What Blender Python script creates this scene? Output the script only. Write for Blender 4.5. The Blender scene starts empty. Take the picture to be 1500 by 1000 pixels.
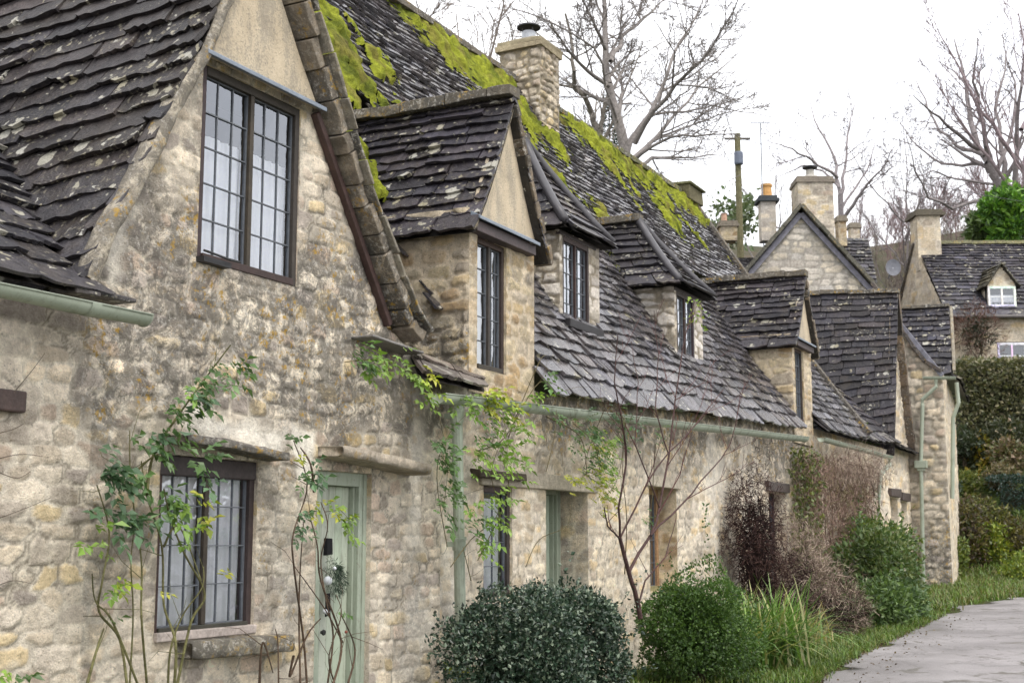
import bpy, math, random
import numpy as np
from mathutils import Vector, Matrix
random.seed(7)
sc = bpy.context.scene
# ------------------------------------------------------------ camera
F = 1950.; CX = 750.; CY = 500.; HZ = 790.; EYE = 1.6
TH = math.atan((HZ-CY)/F); AL = math.atan(1000/F*math.cos(TH))
FWD = Vector((math.cos(AL)*math.cos(TH), math.sin(AL)*math.cos(TH), math.sin(TH)))
RGT = Vector((math.sin(AL), -math.cos(AL), 0)); UPV = RGT.cross(FWD)
cam = bpy.data.cameras.new('camera'); co = bpy.data.objects.new('camera', cam); sc.collection.objects.link(co)
co.location = (0, 0, EYE); co.rotation_euler = FWD.to_track_quat('-Z', 'Y').to_euler()
cam.sensor_width = 36; cam.lens = F/1500*36; cam.clip_end = 2000; cam.clip_start = .05
cam.dof.use_dof = True; cam.dof.focus_distance = 10.5; cam.dof.aperture_fstop = 5.0
sc.camera = co
# ------------------------------------------------------------ sky, sun, exposure
SUN_EL = math.radians(56); SUN_AZ = math.radians(-120)      # azimuth of the sun seen from the scene, counter-clockwise from +X
w = bpy.data.worlds.new("World"); sc.world = w; w.use_nodes = True
nt = w.node_tree; nt.nodes.clear()
sky = nt.nodes.new('ShaderNodeTexSky'); sky.sky_type = 'NISHITA'; sky.sun_disc = False
sky.sun_elevation = SUN_EL; sky.sun_rotation = math.pi/2-SUN_AZ; sky.air_density = 1.0; sky.dust_density = 4.0
hs = nt.nodes.new('ShaderNodeHueSaturation'); hs.inputs['Saturation'].default_value = .22
nt.links.new(sky.outputs[0], hs.inputs['Color'])
mx = nt.nodes.new('ShaderNodeMix'); mx.data_type = 'RGBA'; mx.inputs['Factor'].default_value = .8
nt.links.new(hs.outputs[0], mx.inputs['A'])
tc = nt.nodes.new('ShaderNodeTexCoord')
cn = nt.nodes.new('ShaderNodeTexNoise'); cn.inputs['Scale'].default_value = 1.6; cn.inputs['Detail'].default_value = 4
mp = nt.nodes.new('ShaderNodeMapping'); mp.inputs['Scale'].default_value = (1, 1, 3)
nt.links.new(tc.outputs['Generated'], mp.inputs[0]); nt.links.new(mp.outputs[0], cn.inputs[0])
cr = nt.nodes.new('ShaderNodeValToRGB')
cr.color_ramp.elements[0].position = .3; cr.color_ramp.elements[0].color = (9.0, 9.2, 9.9, 1)
cr.color_ramp.elements[1].position = .7; cr.color_ramp.elements[1].color = (11.6, 11.4, 11.2, 1)
nt.links.new(cn.outputs[0], cr.inputs[0]); nt.links.new(cr.outputs[0], mx.inputs['B'])
bg = nt.nodes.new('ShaderNodeBackground'); bg.inputs[1].default_value = .12
nt.links.new(mx.outputs['Result'], bg.inputs[0])
ow = nt.nodes.new('ShaderNodeOutputWorld'); nt.links.new(bg.outputs[0], ow.inputs[0])
sl = bpy.data.lights.new('sun', 'SUN'); sl.energy = 1.1; sl.angle = math.radians(14); sl.color = (1, .95, .87)
so = bpy.data.objects.new('sun', sl); sc.collection.objects.link(so)
so.rotation_euler = Vector((math.cos(SUN_EL)*math.cos(SUN_AZ), math.cos(SUN_EL)*math.sin(SUN_AZ), math.sin(SUN_EL))).to_track_quat('Z', 'Y').to_euler()
sc.view_settings.view_transform = 'Standard'; sc.view_settings.look = 'None'
sc.view_settings.exposure = 0.82; sc.view_settings.gamma = 1
sc.cycles.max_bounces = 6; sc.cycles.diffuse_bounces = 3; sc.cycles.glossy_bounces = 3; sc.cycles.transparent_max_bounces = 12
sc.cycles.use_denoising = True
# ------------------------------------------------------------ measuring helpers: a line of sight met with a real plane
def ray(x, y): return FWD+RGT*((x-CX)/F)+UPV*((CY-y)/F)
def at(x, y, Y): r = ray(x, y); t = Y/r.y; return Vector((r.x*t, Y, EYE+r.z*t))
def atx(x, y, X): r = ray(x, y); t = X/r.x; return Vector((X, r.y*t, EYE+r.z*t))
def atd(x, y, d): r = ray(x, y); return Vector((r.x*d, r.y*d, EYE+r.z*d))
# ------------------------------------------------------------ noise
def _h(ix, iy, s):
    h = (ix.astype(np.int64)*374761393+iy.astype(np.int64)*668265263+s*974634777) & 0xffffffff
    h = ((h ^ (h >> 13))*1274126177) & 0xffffffff
    h = ((h ^ (h >> 16))*2246822519) & 0xffffffff
    return (h ^ (h >> 15)) / 4294967296.0
def vn(x, y, s=0):
    x = np.asarray(x, float); y = np.asarray(y, float)
    ix = np.floor(x); iy = np.floor(y); fx = x-ix; fy = y-iy; fx = fx*fx*(3-2*fx); fy = fy*fy*(3-2*fy)
    a = _h(ix, iy, s); b = _h(ix+1, iy, s); c = _h(ix, iy+1, s); d = _h(ix+1, iy+1, s)
    return (a*(1-fx)+b*fx)*(1-fy)+(c*(1-fx)+d*fx)*fy
def fbm(x, y, s=0, o=4):
    t = 0; a = .5; n = 0
    for k in range(o): t = t+a*vn(x*2**k, y*2**k, s+k*17); n += a; a *= .5
    return t/n
def sstep(a, b, x): t = np.clip((x-a)/(b-a), 0, 1); return t*t*(3-2*t)
def rnd(a=0, b=1): return random.uniform(a, b)
# ------------------------------------------------------------ meshes
def link(o, parent=None):
    sc.collection.objects.link(o)
    if parent is not None:      # shapes are modelled in world coordinates
        o.parent = parent
        if parent.parent is None: o.matrix_parent_inverse = Matrix.Translation(-Vector(parent.location))
    return o
def mesh_np(name, V, Q, mat, parent=None, smooth=False, col=None, T=None):
    """V (n,3), Q (m,4) quads, T (k,3) triangles, col (n,4)"""
    me = bpy.data.meshes.new(name); V = np.asarray(V, np.float32)
    Q = np.zeros((0, 4), np.int32) if Q is None else np.asarray(Q, np.int32).reshape(-1, 4)
    T = np.zeros((0, 3), np.int32) if T is None else np.asarray(T, np.int32).reshape(-1, 3)
    me.vertices.add(len(V)); me.vertices.foreach_set('co', V.ravel())
    nl = Q.size+T.size; me.loops.add(nl); me.loops.foreach_set('vertex_index', np.concatenate([Q.ravel(), T.ravel()]))
    np_ = len(Q)+len(T); me.polygons.add(np_)
    st = np.concatenate([np.arange(len(Q))*4, Q.size+np.arange(len(T))*3]).astype(np.int32)
    me.polygons.foreach_set('loop_start', st)
    me.polygons.foreach_set('loop_total', np.concatenate([np.full(len(Q), 4), np.full(len(T), 3)]).astype(np.int32))
    me.polygons.foreach_set('use_smooth', np.full(np_, smooth))
    if col is not None:
        a = me.color_attributes.new('Col', 'FLOAT_COLOR', 'POINT'); a.data.foreach_set('color', np.asarray(col, np.float32).ravel())
    me.update(calc_edges=True)
    if mat: me.materials.append(mat)
    return link(bpy.data.objects.new(name, me), parent)
class MB:
    """collects shapes; build() links them as ONE mesh"""
    def __init__(s): s.v = []; s.q = []; s.t = []; s.c = []
    def add(s, V, Q=None, T=None, c=(1, 1, 1, 0)):
        n = len(s.v); s.v += [tuple(p) for p in V]
        if Q is not None: s.q += [tuple(i+n for i in f) for f in Q]
        if T is not None: s.t += [tuple(i+n for i in f) for f in T]
        c = tuple(c)+(0,)*(4-len(c)); s.c += [c]*len(V)
    def box(s, p0, p1, c=(1, 1, 1, 0), ax=None, j=0):
        """axis-aligned in frame ax=(origin,ux,uy,uz)"""
        V = [(x, y, z) for x in (p0[0], p1[0]) for y in (p0[1], p1[1]) for z in (p0[2], p1[2])]
        if j: V = [tuple(k+rnd(-j, j) for k in p) for p in V]
        if ax: V = [ax[0]+ax[1]*p[0]+ax[2]*p[1]+ax[3]*p[2] for p in V]
        s.add(V, [(0, 1, 3, 2), (4, 6, 7, 5), (0, 4, 5, 1), (2, 3, 7, 6), (0, 2, 6, 4), (1, 5, 7, 3)], None, c)
    def hexa(s, A, B, c=(1, 1, 1, 0)):
        s.add(list(A)+list(B), [(0, 1, 2, 3), (7, 6, 5, 4)]+[(i, i+4, (i+1) % 4+4, (i+1) % 4) for i in range(4)], None, c)
    def tube(s, path, r, n=8, c=(1, 1, 1, 0), a0=0, a1=2*math.pi, cap=True):
        path = [Vector(p) for p in path]; m = len(path); rr = r if isinstance(r, (list, tuple)) else [r]*m
        full = abs(a1-a0-2*math.pi) < 1e-6; k = n if full else n+1; V = []
        for i, p in enumerate(path):
            d = (path[min(i+1, m-1)]-path[max(i-1, 0)]).normalized()
            ref = Vector((0, 0, 1)) if abs(d.z) < .95 else Vector((1, 0, 0))
            a = d.cross(ref).normalized(); b = a.cross(d).normalized()
            for q in range(k):
                t = a0+(a1-a0)*q/n; V.append(p+(a*math.cos(t)+b*math.sin(t))*rr[i])
        Q = []
        for i in range(m-1):
            for q in range(n if full else n):
                q2 = (q+1) % k; Q.append((i*k+q, i*k+q2, (i+1)*k+q2, (i+1)*k+q))
        T = []
        if cap:
            for e in (0, m-1):
                V.append(path[e]); ci = len(V)-1
                for q in range(n): T.append((e*k+q, e*k+(q+1) % k, ci))
        s.add(V, Q, T, c)
    def lathe(s, o, prof, n=14, c=(1, 1, 1, 0)):
        V = [(o[0]+r*math.cos(2*math.pi*i/n), o[1]+r*math.sin(2*math.pi*i/n), o[2]+z) for r, z in prof for i in range(n)]
        Q = [(j*n+i, j*n+(i+1) % n, (j+1)*n+(i+1) % n, (j+1)*n+i) for j in range(len(prof)-1) for i in range(n)]
        s.add(V, Q, None, c)
    def build(s, name, mat, parent=None, smooth=False, bevel=0):
        o = mesh_np(name, np.array([tuple(p) for p in s.v]), s.q, mat, parent, smooth, np.array(s.c), s.t)
        if bevel:
            b = o.modifiers.new('bevel', 'BEVEL'); b.width = bevel; b.segments = 2; b.limit_method = 'ANGLE'
        return o
def empty(name, loc, label=None, cat=None, group=None):
    o = bpy.data.objects.new(name, None); link(o); o.location = loc; o.empty_display_size = .2
    bpy.context.view_layer.update()
    if label: tag(o, label, cat, group)
    return o
def tag(o, label=None, cat=None, group=None, kind=None):
    if label: o['label'] = label
    if cat: o['category'] = cat
    if group: o['group'] = group
    if kind: o['kind'] = kind
    return o
# ------------------------------------------------------------ materials
def mat(name): 
    m = bpy.data.materials.new(name); m.use_nodes = True; n = m.node_tree; n.nodes.clear(); return m, n
class N:
    def __init__(s, t): s.t = t
    def n(s, ty, **k):
        x = s.t.nodes.new(ty)
        for a, b in k.items(): setattr(x, a, b)
        return x
    def l(s, a, b): s.t.links.new(a, b)
    def noise(s, vec, scale, detail=4, rough=.55, dist=0):
        x = s.n('ShaderNodeTexNoise'); x.inputs['Scale'].default_value = scale; x.inputs['Detail'].default_value = detail
        x.inputs['Roughness'].default_value = rough; x.inputs['Distortion'].default_value = dist; s.l(vec, x.inputs['Vector']); return x.outputs[0]
    def ramp(s, f, a, b, ca=(0, 0, 0, 1), cb=(1, 1, 1, 1)):
        x = s.n('ShaderNodeValToRGB'); e = x.color_ramp.elements; e[0].position = a; e[1].position = b; e[0].color = ca; e[1].color = cb
        s.l(f, x.inputs[0]); return x.outputs[0]
    def mix(s, f, a, b, mode='MIX'):
        x = s.n('ShaderNodeMix', data_type='RGBA', blend_type=mode)
        for v, k in ((f, 'Factor'), (a, 'A'), (b, 'B')):
            if isinstance(v, (int, float)): x.inputs[k].default_value = v if k == 'Factor' else (v, v, v, 1)
            elif isinstance(v, tuple): x.inputs[k].default_value = v if len(v) == 4 else v+(1,)
            else: s.l(v, x.inputs[k])
        return x.outputs['Result']
    def math(s, op, a, b=0):
        x = s.n('ShaderNodeMath', operation=op)
        for i, v in enumerate((a, b)):
            if isinstance(v, (int, float)): x.inputs[i].default_value = v
            else: s.l(v, x.inputs[i])
        return x.outputs[0]
def pbr(n, color, rough=.8, bump=None, strength=.4, dist=.02, spec=.5, extra=None):
    b = n.n('ShaderNodeBsdfPrincipled'); o = n.n('ShaderNodeOutputMaterial')
    if isinstance(color, tuple): b.inputs['Base Color'].default_value = color if len(color) == 4 else color+(1,)
    else: n.l(color, b.inputs['Base Color'])
    if isinstance(rough, (int, float)): b.inputs['Roughness'].default_value = rough
    else: n.l(rough, b.inputs['Roughness'])
    b.inputs['Specular IOR Level'].default_value = spec
    if bump is not None:
        bp = n.n('ShaderNodeBump'); bp.inputs['Strength'].default_value = strength; bp.inputs['Distance'].default_value = dist
        n.l(bump, bp.inputs['Height']); n.l(bp.outputs[0], b.inputs['Normal'])
    n.l(b.outputs[0], o.inputs[0]); return b
def geo(n): return n.n('ShaderNodeNewGeometry').outputs['Position']
def attr(n):
    a = n.n('ShaderNodeAttribute', attribute_name='Col'); return a.outputs['Color'], a.outputs['Alpha']
def m_stone():
    m, t = mat('limestone'); n = N(t); p = geo(n); c, a = attr(n)
    big = n.noise(p, 2.3, 4); f1 = n.noise(p, 15, 8, .72); f2 = n.noise(p, 95, 5, .75)
    c = n.mix(1, c, n.ramp(big, .3, .7, (.88, .87, .87, 1), (1.14, 1.13, 1.10, 1)), 'MULTIPLY')
    c = n.mix(1, c, n.ramp(f1, .3, .7, (.74, .72, .70, 1), (1.38, 1.37, 1.35, 1)), 'MULTIPLY')
    c = n.mix(.7, c, n.ramp(f2, .3, .7, (.72, .71, .70, 1), (1.34, 1.34, 1.34, 1)), 'MULTIPLY')
    # pits
    c = n.mix(n.ramp(n.noise(p, 38, 3, .6), .63, .70, (0, 0, 0, 1), (.5, .5, .5, 1)), c, (.10, .085, .07))
    # lichens: dark grey, pale grey and orange, where the attribute carries weathering and painted eaves shade
    g = n.noise(p, 5.5, 10, .80, .5); dk = n.math('MULTIPLY', n.ramp(g, .43, .51), a)
    c = n.mix(n.math('MULTIPLY', dk, .78), c, (.115, .107, .095))
    pl = n.math('MULTIPLY', n.ramp(n.noise(p, 24, 8, .75, .4), .54, .60), a)
    c = n.mix(n.math('MULTIPLY', pl, .75), c, (.50, .47, .42))
    og = n.math('MULTIPLY', n.math('MULTIPLY', n.ramp(n.noise(p, 19, 6, .7), .55, .60), n.ramp(n.noise(p, 2.7, 4), .50, .57)), a)
    c = n.mix(n.math('MULTIPLY', og, .9), c, (.46, .29, .06))
    h = n.math('ADD', n.math('MULTIPLY', f1, 1.0), n.math('MULTIPLY', f2, .5))
    pbr(n, c, .93, h, 1, .03, .2); return m
def m_slate(wet=0):
    m, t = mat('wet_stone_slate' if wet else 'stone_slate'); n = N(t); p = geo(n); c, a = attr(n)
    f1 = n.noise(p, 14, 6, .65); f2 = n.noise(p, 60, 4, .7)
    c = n.mix(1, c, n.ramp(f1, .3, .7, (.6, .6, .62, 1), (1.5, 1.45, 1.4, 1)), 'MULTIPLY')
    c = n.mix(.6, c, n.ramp(f2, .3, .7, (.6, .6, .6, 1), (1.4, 1.4, 1.4, 1)), 'MULTIPLY')
    br = n.math('MULTIPLY', n.ramp(n.noise(p, 4, 5, .7), .52, .66), .3)
    c = n.mix(br, c, (.085, .065, .043))
    wp = n.mix(.12, p, n.n('ShaderNodeTexNoise').outputs[1]); nz = [x for x in t.nodes if x.type == 'TEX_NOISE'][-1]; nz.inputs['Scale'].default_value = 14; nz.inputs['Detail'].default_value = 5; n.l(p, nz.inputs['Vector'])
    for sc_, k in ((7.5, .44), (17., .40)):
        vo = n.n('ShaderNodeTexVoronoi'); vo.inputs['Scale'].default_value = sc_; n.l(wp, vo.inputs['Vector']); sx = n.n('ShaderNodeSeparateColor'); n.l(vo.outputs['Color'], sx.inputs[0])
        rad = n.math('MULTIPLY', n.math('MULTIPLY', n.math('POWER', sx.outputs[0], 2.5), k), n.math('ADD', n.math('MULTIPLY', a, .9), .35))
        sp = n.ramp(n.math('SUBTRACT', rad, n.math('ADD', vo.outputs['Distance'], n.math('MULTIPLY', n.math('SUBTRACT', f1, .5), .35))), 0, .035)
        c = n.mix(n.math('MULTIPLY', sp, .85), c, n.mix(sx.outputs[1], (.46, .45, .40), (.30, .27, .18)))
    th2 = n.math('SUBTRACT', n.noise(p, 24, 4, .7, .3), n.math('MULTIPLY', n.math('SUBTRACT', 1.0, a), .10))
    c = n.mix(n.math('MULTIPLY', n.ramp(th2, .57, .62), .6), c, (.24, .215, .16))
    rg = n.ramp(f1, .3, .7, (.27, .27, .27, 1), (.52, .52, .52, 1))
    h = n.math('ADD', f1, n.math('MULTIPLY', f2, .35))
    if wet: rg = n.ramp(n.noise(p, 5, 5, .7), .35, .65, (.10,)*3+(1,), (.34,)*3+(1,))
    pbr(n, c, rg, h,   .3 if wet else 1, .022, 1. if wet else .4); return m
def m_attr(name, rough=.8, var=.25, scale=12, bump=.3, dist=.01, spec=.4, fine=60):
    m, t = mat(name); n = N(t); p = geo(n); c, a = attr(n); f = n.noise(p, scale, 5, .65); f2 = n.noise(p, fine, 3, .6)
    c = n.mix(1, c, n.ramp(f, .3, .7, (1-var, 1-var, 1-var, 1), (1+var, 1+var, 1+var, 1)), 'MULTIPLY')
    c = n.mix(1, c, n.ramp(f2, .3, .7, (1-var*.6,)*3+(1,), (1+var*.6,)*3+(1,)), 'MULTIPLY')
    pbr(n, c, rough, n.math('ADD', f, f2), bump, dist, spec); return m
def m_plaster():
    m, t = mat('lime_render'); n = N(t); p = geo(n); c, a = attr(n); f = n.noise(p, 5, 5, .6); f2 = n.noise(p, 60, 5, .75); mpp = n.n('ShaderNodeMapping'); mpp.inputs['Scale'].default_value = (3, 3, .8); n.l(p, mpp.inputs[0])
    st = n.ramp(n.math('ADD', n.math('MULTIPLY', n.noise(mpp.outputs[0], 1.6, 6, .7), .6), n.math('MULTIPLY', f2, .4)), .49, .57)
    c = n.mix(n.math('MULTIPLY', st, .6), c, (.27, .25, .215)); c = n.mix(1, c, n.ramp(f, .3, .7, (.86, .85, .84, 1), (1.1, 1.1, 1.1, 1)), 'MULTIPLY')
    c = n.mix(n.ramp(f2, .56, .64, (0, 0, 0, 1), (.45, .45, .45, 1)), c, (.22, .2, .17)); pbr(n, c, .93, n.math('ADD', f, f2), .7, .015, .2); return m
def m_paint():
    m, t = mat('sage_paint'); n = N(t); p = geo(n); c, a = attr(n); mpp = n.n('ShaderNodeMapping'); mpp.inputs['Scale'].default_value = (4, 4, 1); n.l(p, mpp.inputs[0])
    d = n.noise(mpp.outputs[0], 3.5, 7, .7); s = n.noise(p, 40, 5, .7); c = n.mix(1, c, n.ramp(n.noise(p, 3, 4), .3, .7, (.88, .88, .86, 1), (1.08, 1.08, 1.08, 1)), 'MULTIPLY')
    c = n.mix(n.math('MULTIPLY', n.ramp(d, .50, .68), .5), c, (.13, .135, .095)); c = n.mix(n.ramp(s, .62, .66, (0, 0, 0, 1), (.5, .5, .5, 1)), c, (.16, .14, .10))
    pbr(n, c, n.ramp(d, .4, .6, (.42,)*3+(1,), (.7,)*3+(1,)), s, .2, .004, .45); return m
def m_leaf(name, rough=.45, trans=.25, spec=.5):
    m, t = mat(name); n = N(t); c, a = attr(n)
    b = pbr(n, c, rough, None, spec=spec)
    tr = n.n('ShaderNodeBsdfTranslucent'); n.l(n.mix(1, c, (1.3, 1.4, .6), 'MULTIPLY'), tr.inputs[0])
    ms = n.n('ShaderNodeMixShader'); ms.inputs[0].default_value = trans
    o = [x for x in t.nodes if x.type == 'OUTPUT_MATERIAL'][0]
    n.l(b.outputs[0], ms.inputs[1]); n.l(tr.outputs[0], ms.inputs[2]); n.l(ms.outputs[0], o.inputs[0]); return m
def m_glass():
    m, t = mat('old_glass'); n = N(t); p = geo(n); o = n.n('ShaderNodeOutputMaterial')
    g = n.n('ShaderNodeBsdfGlossy'); g.inputs['Roughness'].default_value = .04; g.inputs[0].default_value = (.9, .94, 1, 1)
    tr = n.n('ShaderNodeBsdfTransparent'); tr.inputs[0].default_value = (.98, .99, 1, 1)
    fr = n.n('ShaderNodeFresnel'); fr.inputs[0].default_value = 1.6
    bp = n.n('ShaderNodeBump'); bp.inputs['Strength'].default_value = .12; bp.inputs['Distance'].default_value = .03
    n.l(n.noise(p, 7, 2), bp.inputs['Height']); n.l(bp.outputs[0], g.inputs['Normal'])
    ms = n.n('ShaderNodeMixShader'); n.l(n.math('MULTIPLY', fr.outputs[0], 2.8), ms.inputs[0]); n.l(tr.outputs[0], ms.inputs[1]); n.l(g.outputs[0], ms.inputs[2])
    n.l(ms.outputs[0], o.inputs[0]); return m
M = dict(stone=m_stone(), slate=m_slate(), wet=m_slate(1), glass=m_glass(),
         plaster=m_plaster(), wood=m_attr('weathered_wood', .6, .35, 9, .35, .006, .4, 50),
         lead=m_attr('lead_sheet', .45, .2, 7, .25, .01, .5, 40), paint=m_paint(),
         cloth=m_attr('curtain_cloth', .9, .06, 5, .05, .004, .2), dark=m_attr('dark_room', .95, .2, 3, 0, .01, .1),
         metal=m_attr('dark_metal', .5, .2, 9, .2, .004), bark=m_attr('bark', .9, .35, 12, .6, .02, .2, 50),
         leaf=m_leaf('leaf'), gloss_leaf=m_leaf('glossy_leaf', .38, .06, .5), moss=m_attr('moss', .95, .45, 16, .9, .03, .1, 85),
         plain=m_attr('pot_clay', .8, .2, 10, .3, .006))
def srgb(*c): return tuple(((v/255+.055)/1.055)**2.4 if v > 10 else v/255/12.92 for v in c)
SAGE = (.315, .355, .285); DWOOD = (.040, .026, .022); LEAD = (.17, .20, .245); CREAM = (.55, .465, .34)
# ------------------------------------------------------------ masonry: a height field of coursed rubble with its own stones
def masonry(u, v, sd, sw=.30, shh=.125, rel=.018, joint=.011, crisp=0):
    """returns relief height, colour rgb, joint mask"""
    uu = u+.05*(fbm(u*2.1, v*2.1, sd+1, 3)-.5)*2; vv = v+.07*(fbm(u*.7, v*1.1, sd+2, 2)-.5)*2+.022*(fbm(u*3.1, v*3.1, sd+12, 2)-.5)*2
    # rubble: every stone is the cell of a point set out in loose courses; blocky metric, each stone with its own weight
    ww, hh = sw, shh; gy = np.floor(vv/hh).astype(np.int64); B1 = np.full(u.shape, 9.); B2 = np.full(u.shape, 9.); sid = np.zeros(u.shape, np.int64)
    for dj in (-2, -1, 0, 1, 2):
        j = gy+dj; off = _h(j, j*0+5, sd); wj = ww*(.70+.65*_h(j, j*0+6, sd)); gx = np.floor(uu/wj+off).astype(np.int64)
        for di in (-1, 0, 1):
            i = gx+di; r1 = _h(i, j, sd+11); r2 = _h(i, j, sd+12); r3 = _h(i, j, sd+13)
            cx = (i+.5+(r1-.5)*.74-off)*wj; cy = (j+.5+(r2-.5)*.36)*hh
            d_ = ((np.abs(uu-cx)/(wj*1.0))**4.5+(np.abs(vv-cy)/(hh*1.0))**4.5)**(1/4.5)-(r3-.5)*.30
            m = d_ < B1; B2 = np.where(m, B1, np.minimum(B2, d_)); B1 = np.where(m, d_, B1); sid = np.where(m, i*7919+j*104729, sid)
    R = lambda k: _h(sid, sid*0+k, sd)
    d = (B2-B1)*hh*.55+(fbm(u*18, v*18, sd+5, 4)-.5)*.020-joint*(.1+.95*R(9))
    f = sstep(-.002, .009, d)*(1-.6*sstep(.57, .68, fbm(u*2.4, v*2.7, sd+8, 5)))
    if crisp: f = f-.75*np.exp(-((d+.001)/.0055)**2)*sstep(.42, .58, fbm(u*3.3, v*3.3, sd+31, 4))
    hgt = rel*sstep(-.002, .012, d)*(.35+.9*R(1))+rel*.45*(fbm(u*11, v*11, sd+6, 5)-.5)*2+rel*.6*(fbm(u*1.3, v*1.3, sd+7, 2)-.5)
    return hgt, f, R, sid
PAL = dict(
    cream=([(.58, .50, .38), (.64, .57, .45), (.50, .43, .33), (.60, .54, .45), (.56, .45, .29), (.44, .38, .31), (.54, .49, .42)], (.70, .64, .54)),
    grey=([(.48, .42, .34), (.56, .49, .39), (.38, .34, .29), (.52, .47, .40), (.52, .43, .28), (.36, .32, .285), (.60, .54, .45), (.46, .38, .31)], (.66, .61, .52)),
    ochre=([(.50, .40, .25), (.44, .32, .18), (.56, .48, .34), (.38, .28, .17), (.48, .42, .31), (.54, .46, .31), (.40, .35, .28)], (.60, .52, .40)),
    pale=([(.52, .49, .45), (.58, .54, .49), (.43, .40, .37), (.56, .51, .43), (.48, .46, .44)], (.60, .57, .53)))
TONE = 1.0
def stone_cols(u, v, f, R, pal, mort=None):
    st, mo = PAL[pal]; st = np.minimum(np.array(st)*(1.28 if pal != 'ochre' else 1.08), .84); k = (R(20)*len(st)).astype(int) % len(st); c = st[k]*(.84+.32*R(21))[..., None]*(.86+.28*fbm(u*7+R(22)*9, v*13, 93, 4))[..., None]
    mo = np.minimum(np.array(mort or mo)*1.1, .82)*np.ones(c.shape)*(.9+.2*fbm(u*5, v*5, 91, 3))[..., None]
    g_ = np.clip(-f, 0, 1)[..., None]; f = np.clip(f, 0, 1); o = mo*(1-f[..., None])+c*f[..., None]
    return (o*(1-g_)+np.array((.16, .135, .105))*g_)*TONE
def lines(a, b, res, cuts):
    pts = sorted(set([round(a, 4), round(b, 4)]+[round(c, 4) for c in cuts if a < c < b])); out = [pts[0]]
    for p, q in zip(pts, pts[1:]):
        n = max(1, int(round((q-p)/res))); out += [p+(q-p)*i/n for i in range(1, n+1)]
    return np.array(out)
def wall(name, O, ud, W, z0, z1, res, sd, pal, parent=None, holes=(), clip=None, wth_shade=None, white=None, sw=.30, shh=.125, rel=.018, cuts=(), joint=.011, mort=None, crisp=0):
    """O: world point where u=0,z=0; ud: unit direction; the face looks to the right-hand side of ud seen from above (outwards)"""
    O = Vector(O); ud = Vector(ud).normalized(); nrm = np.array((ud.y, -ud.x, 0.)); udn = np.array(ud)
    us = lines(0, W, res, [h[i] for h in holes for i in (0, 2)]+list(cuts)); vs = lines(z0, z1, res, [h[i] for h in holes for i in (1, 3)])
    U, Vv = np.meshgrid(us, vs); h, f, R, sid = masonry(U+O.x*.7, Vv, sd, sw, shh, rel, joint, crisp)
    col = stone_cols(U, Vv, f, R, pal, mort)
    wt = np.full(U.shape, .12) if wth_shade is None else np.clip(wth_shade(U, Vv), 0, 1)
    if white is not None:
        wm = np.clip(white(U, Vv), 0, 1)[..., None]; col = col*(1-wm)+np.array((.80, .77, .70))*wm; h = h*(1-.6*wm[..., 0]); wt = wt*(1-wm[..., 0])
    h = h*sstep(0, .035, np.minimum(U, W-U))
    for (a, b, c, d) in [h_[:4] for h_ in holes]:      # relief dies at the edge of an opening
        q = np.maximum(np.maximum(a-U, U-c), np.maximum(b-Vv, Vv-d)); h = h*(1-.6*(1-sstep(0, .04, q)))
    P = np.array(O)[None, None]+U[..., None]*udn+Vv[..., None]*np.array((0, 0, 1.))+h[..., None]*nrm
    nu, nv = len(us), len(vs); idx = np.arange(nu*nv).reshape(nv, nu)
    uc = (U[:-1, :-1]+U[1:, 1:])/2; vc = (Vv[:-1, :-1]+Vv[1:, 1:])/2; keep = np.ones(uc.shape, bool)
    for (a, b, c, d) in [h_[:4] for h_ in holes]: keep &= ~((uc > a) & (uc < c) & (vc > b) & (vc < d))
    if clip is not None: keep &= clip(uc, vc)
    Q = np.stack([idx[:-1, :-1], idx[:-1, 1:], idx[1:, 1:], idx[1:, :-1]], -1)[keep]
    V = P.reshape(-1, 3); C = np.concatenate([col.reshape(-1, 3), wt.reshape(-1, 1)], 1)
    ex = []; ec = []; eq = []; base = len(V)
    for hh in holes:                # reveals
        a, b, c, d = hh[:4]; dep = hh[4] if len(hh) > 4 else .12
        for (p, q) in (((a, b), (a, d)), ((a, d), (c, d)), ((c, d), (c, b)), ((c, b), (a, b))):
            L = math.hypot(q[0]-p[0], q[1]-p[1]); n = max(2, int(L/(res*1.6))); kd = max(2, int(dep/(res*1.6)))
            t = np.linspace(0, 1, n+1); s = np.linspace(0, dep, kd+1); TT, SS = np.meshgrid(t, s)
            uu = p[0]+(q[0]-p[0])*TT; vz = p[1]+(q[1]-p[1])*TT
            vert = abs(q[0]-p[0]) < 1e-6
            h2, f2, R2, _ = masonry(SS+a*3+20+ (5 if p[0] > a else 0), vz if vert else uu, sd+3, sw, shh*1.4, rel*.5)
            pp = np.array(O)+uu[..., None]*udn+vz[..., None]*np.array((0, 0, 1.))-(SS-.004)[..., None]*nrm
            cdir = np.array(((a+c)/2, (b+d)/2)); ins = (udn*(1 if p[0] < cdir[0] else -1)) if vert else np.array((0, 0, -1. if p[1] > cdir[1] else 1.))
            pp = pp+ins*(h2*sstep(0, .03, SS))[..., None]
            cc = stone_cols(SS, vz, f2, R2, hh[5] if len(hh) > 5 else pal)
            ii = np.arange(pp.shape[0]*pp.shape[1]).reshape(pp.shape[:2])+base+sum(len(e) for e in ex)
            eq.append(np.stack([ii[:-1, :-1], ii[:-1, 1:], ii[1:, 1:], ii[1:, :-1]], -1).reshape(-1, 4))
            ex.append(pp.reshape(-1, 3)); ec.append(np.concatenate([cc.reshape(-1, 3), np.full((cc.shape[0]*cc.shape[1], 1), .25)], 1))
    if ex: V = np.concatenate([V]+ex); C = np.concatenate([C]+ec); Q = np.concatenate([Q.reshape(-1, 4)]+eq)
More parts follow.
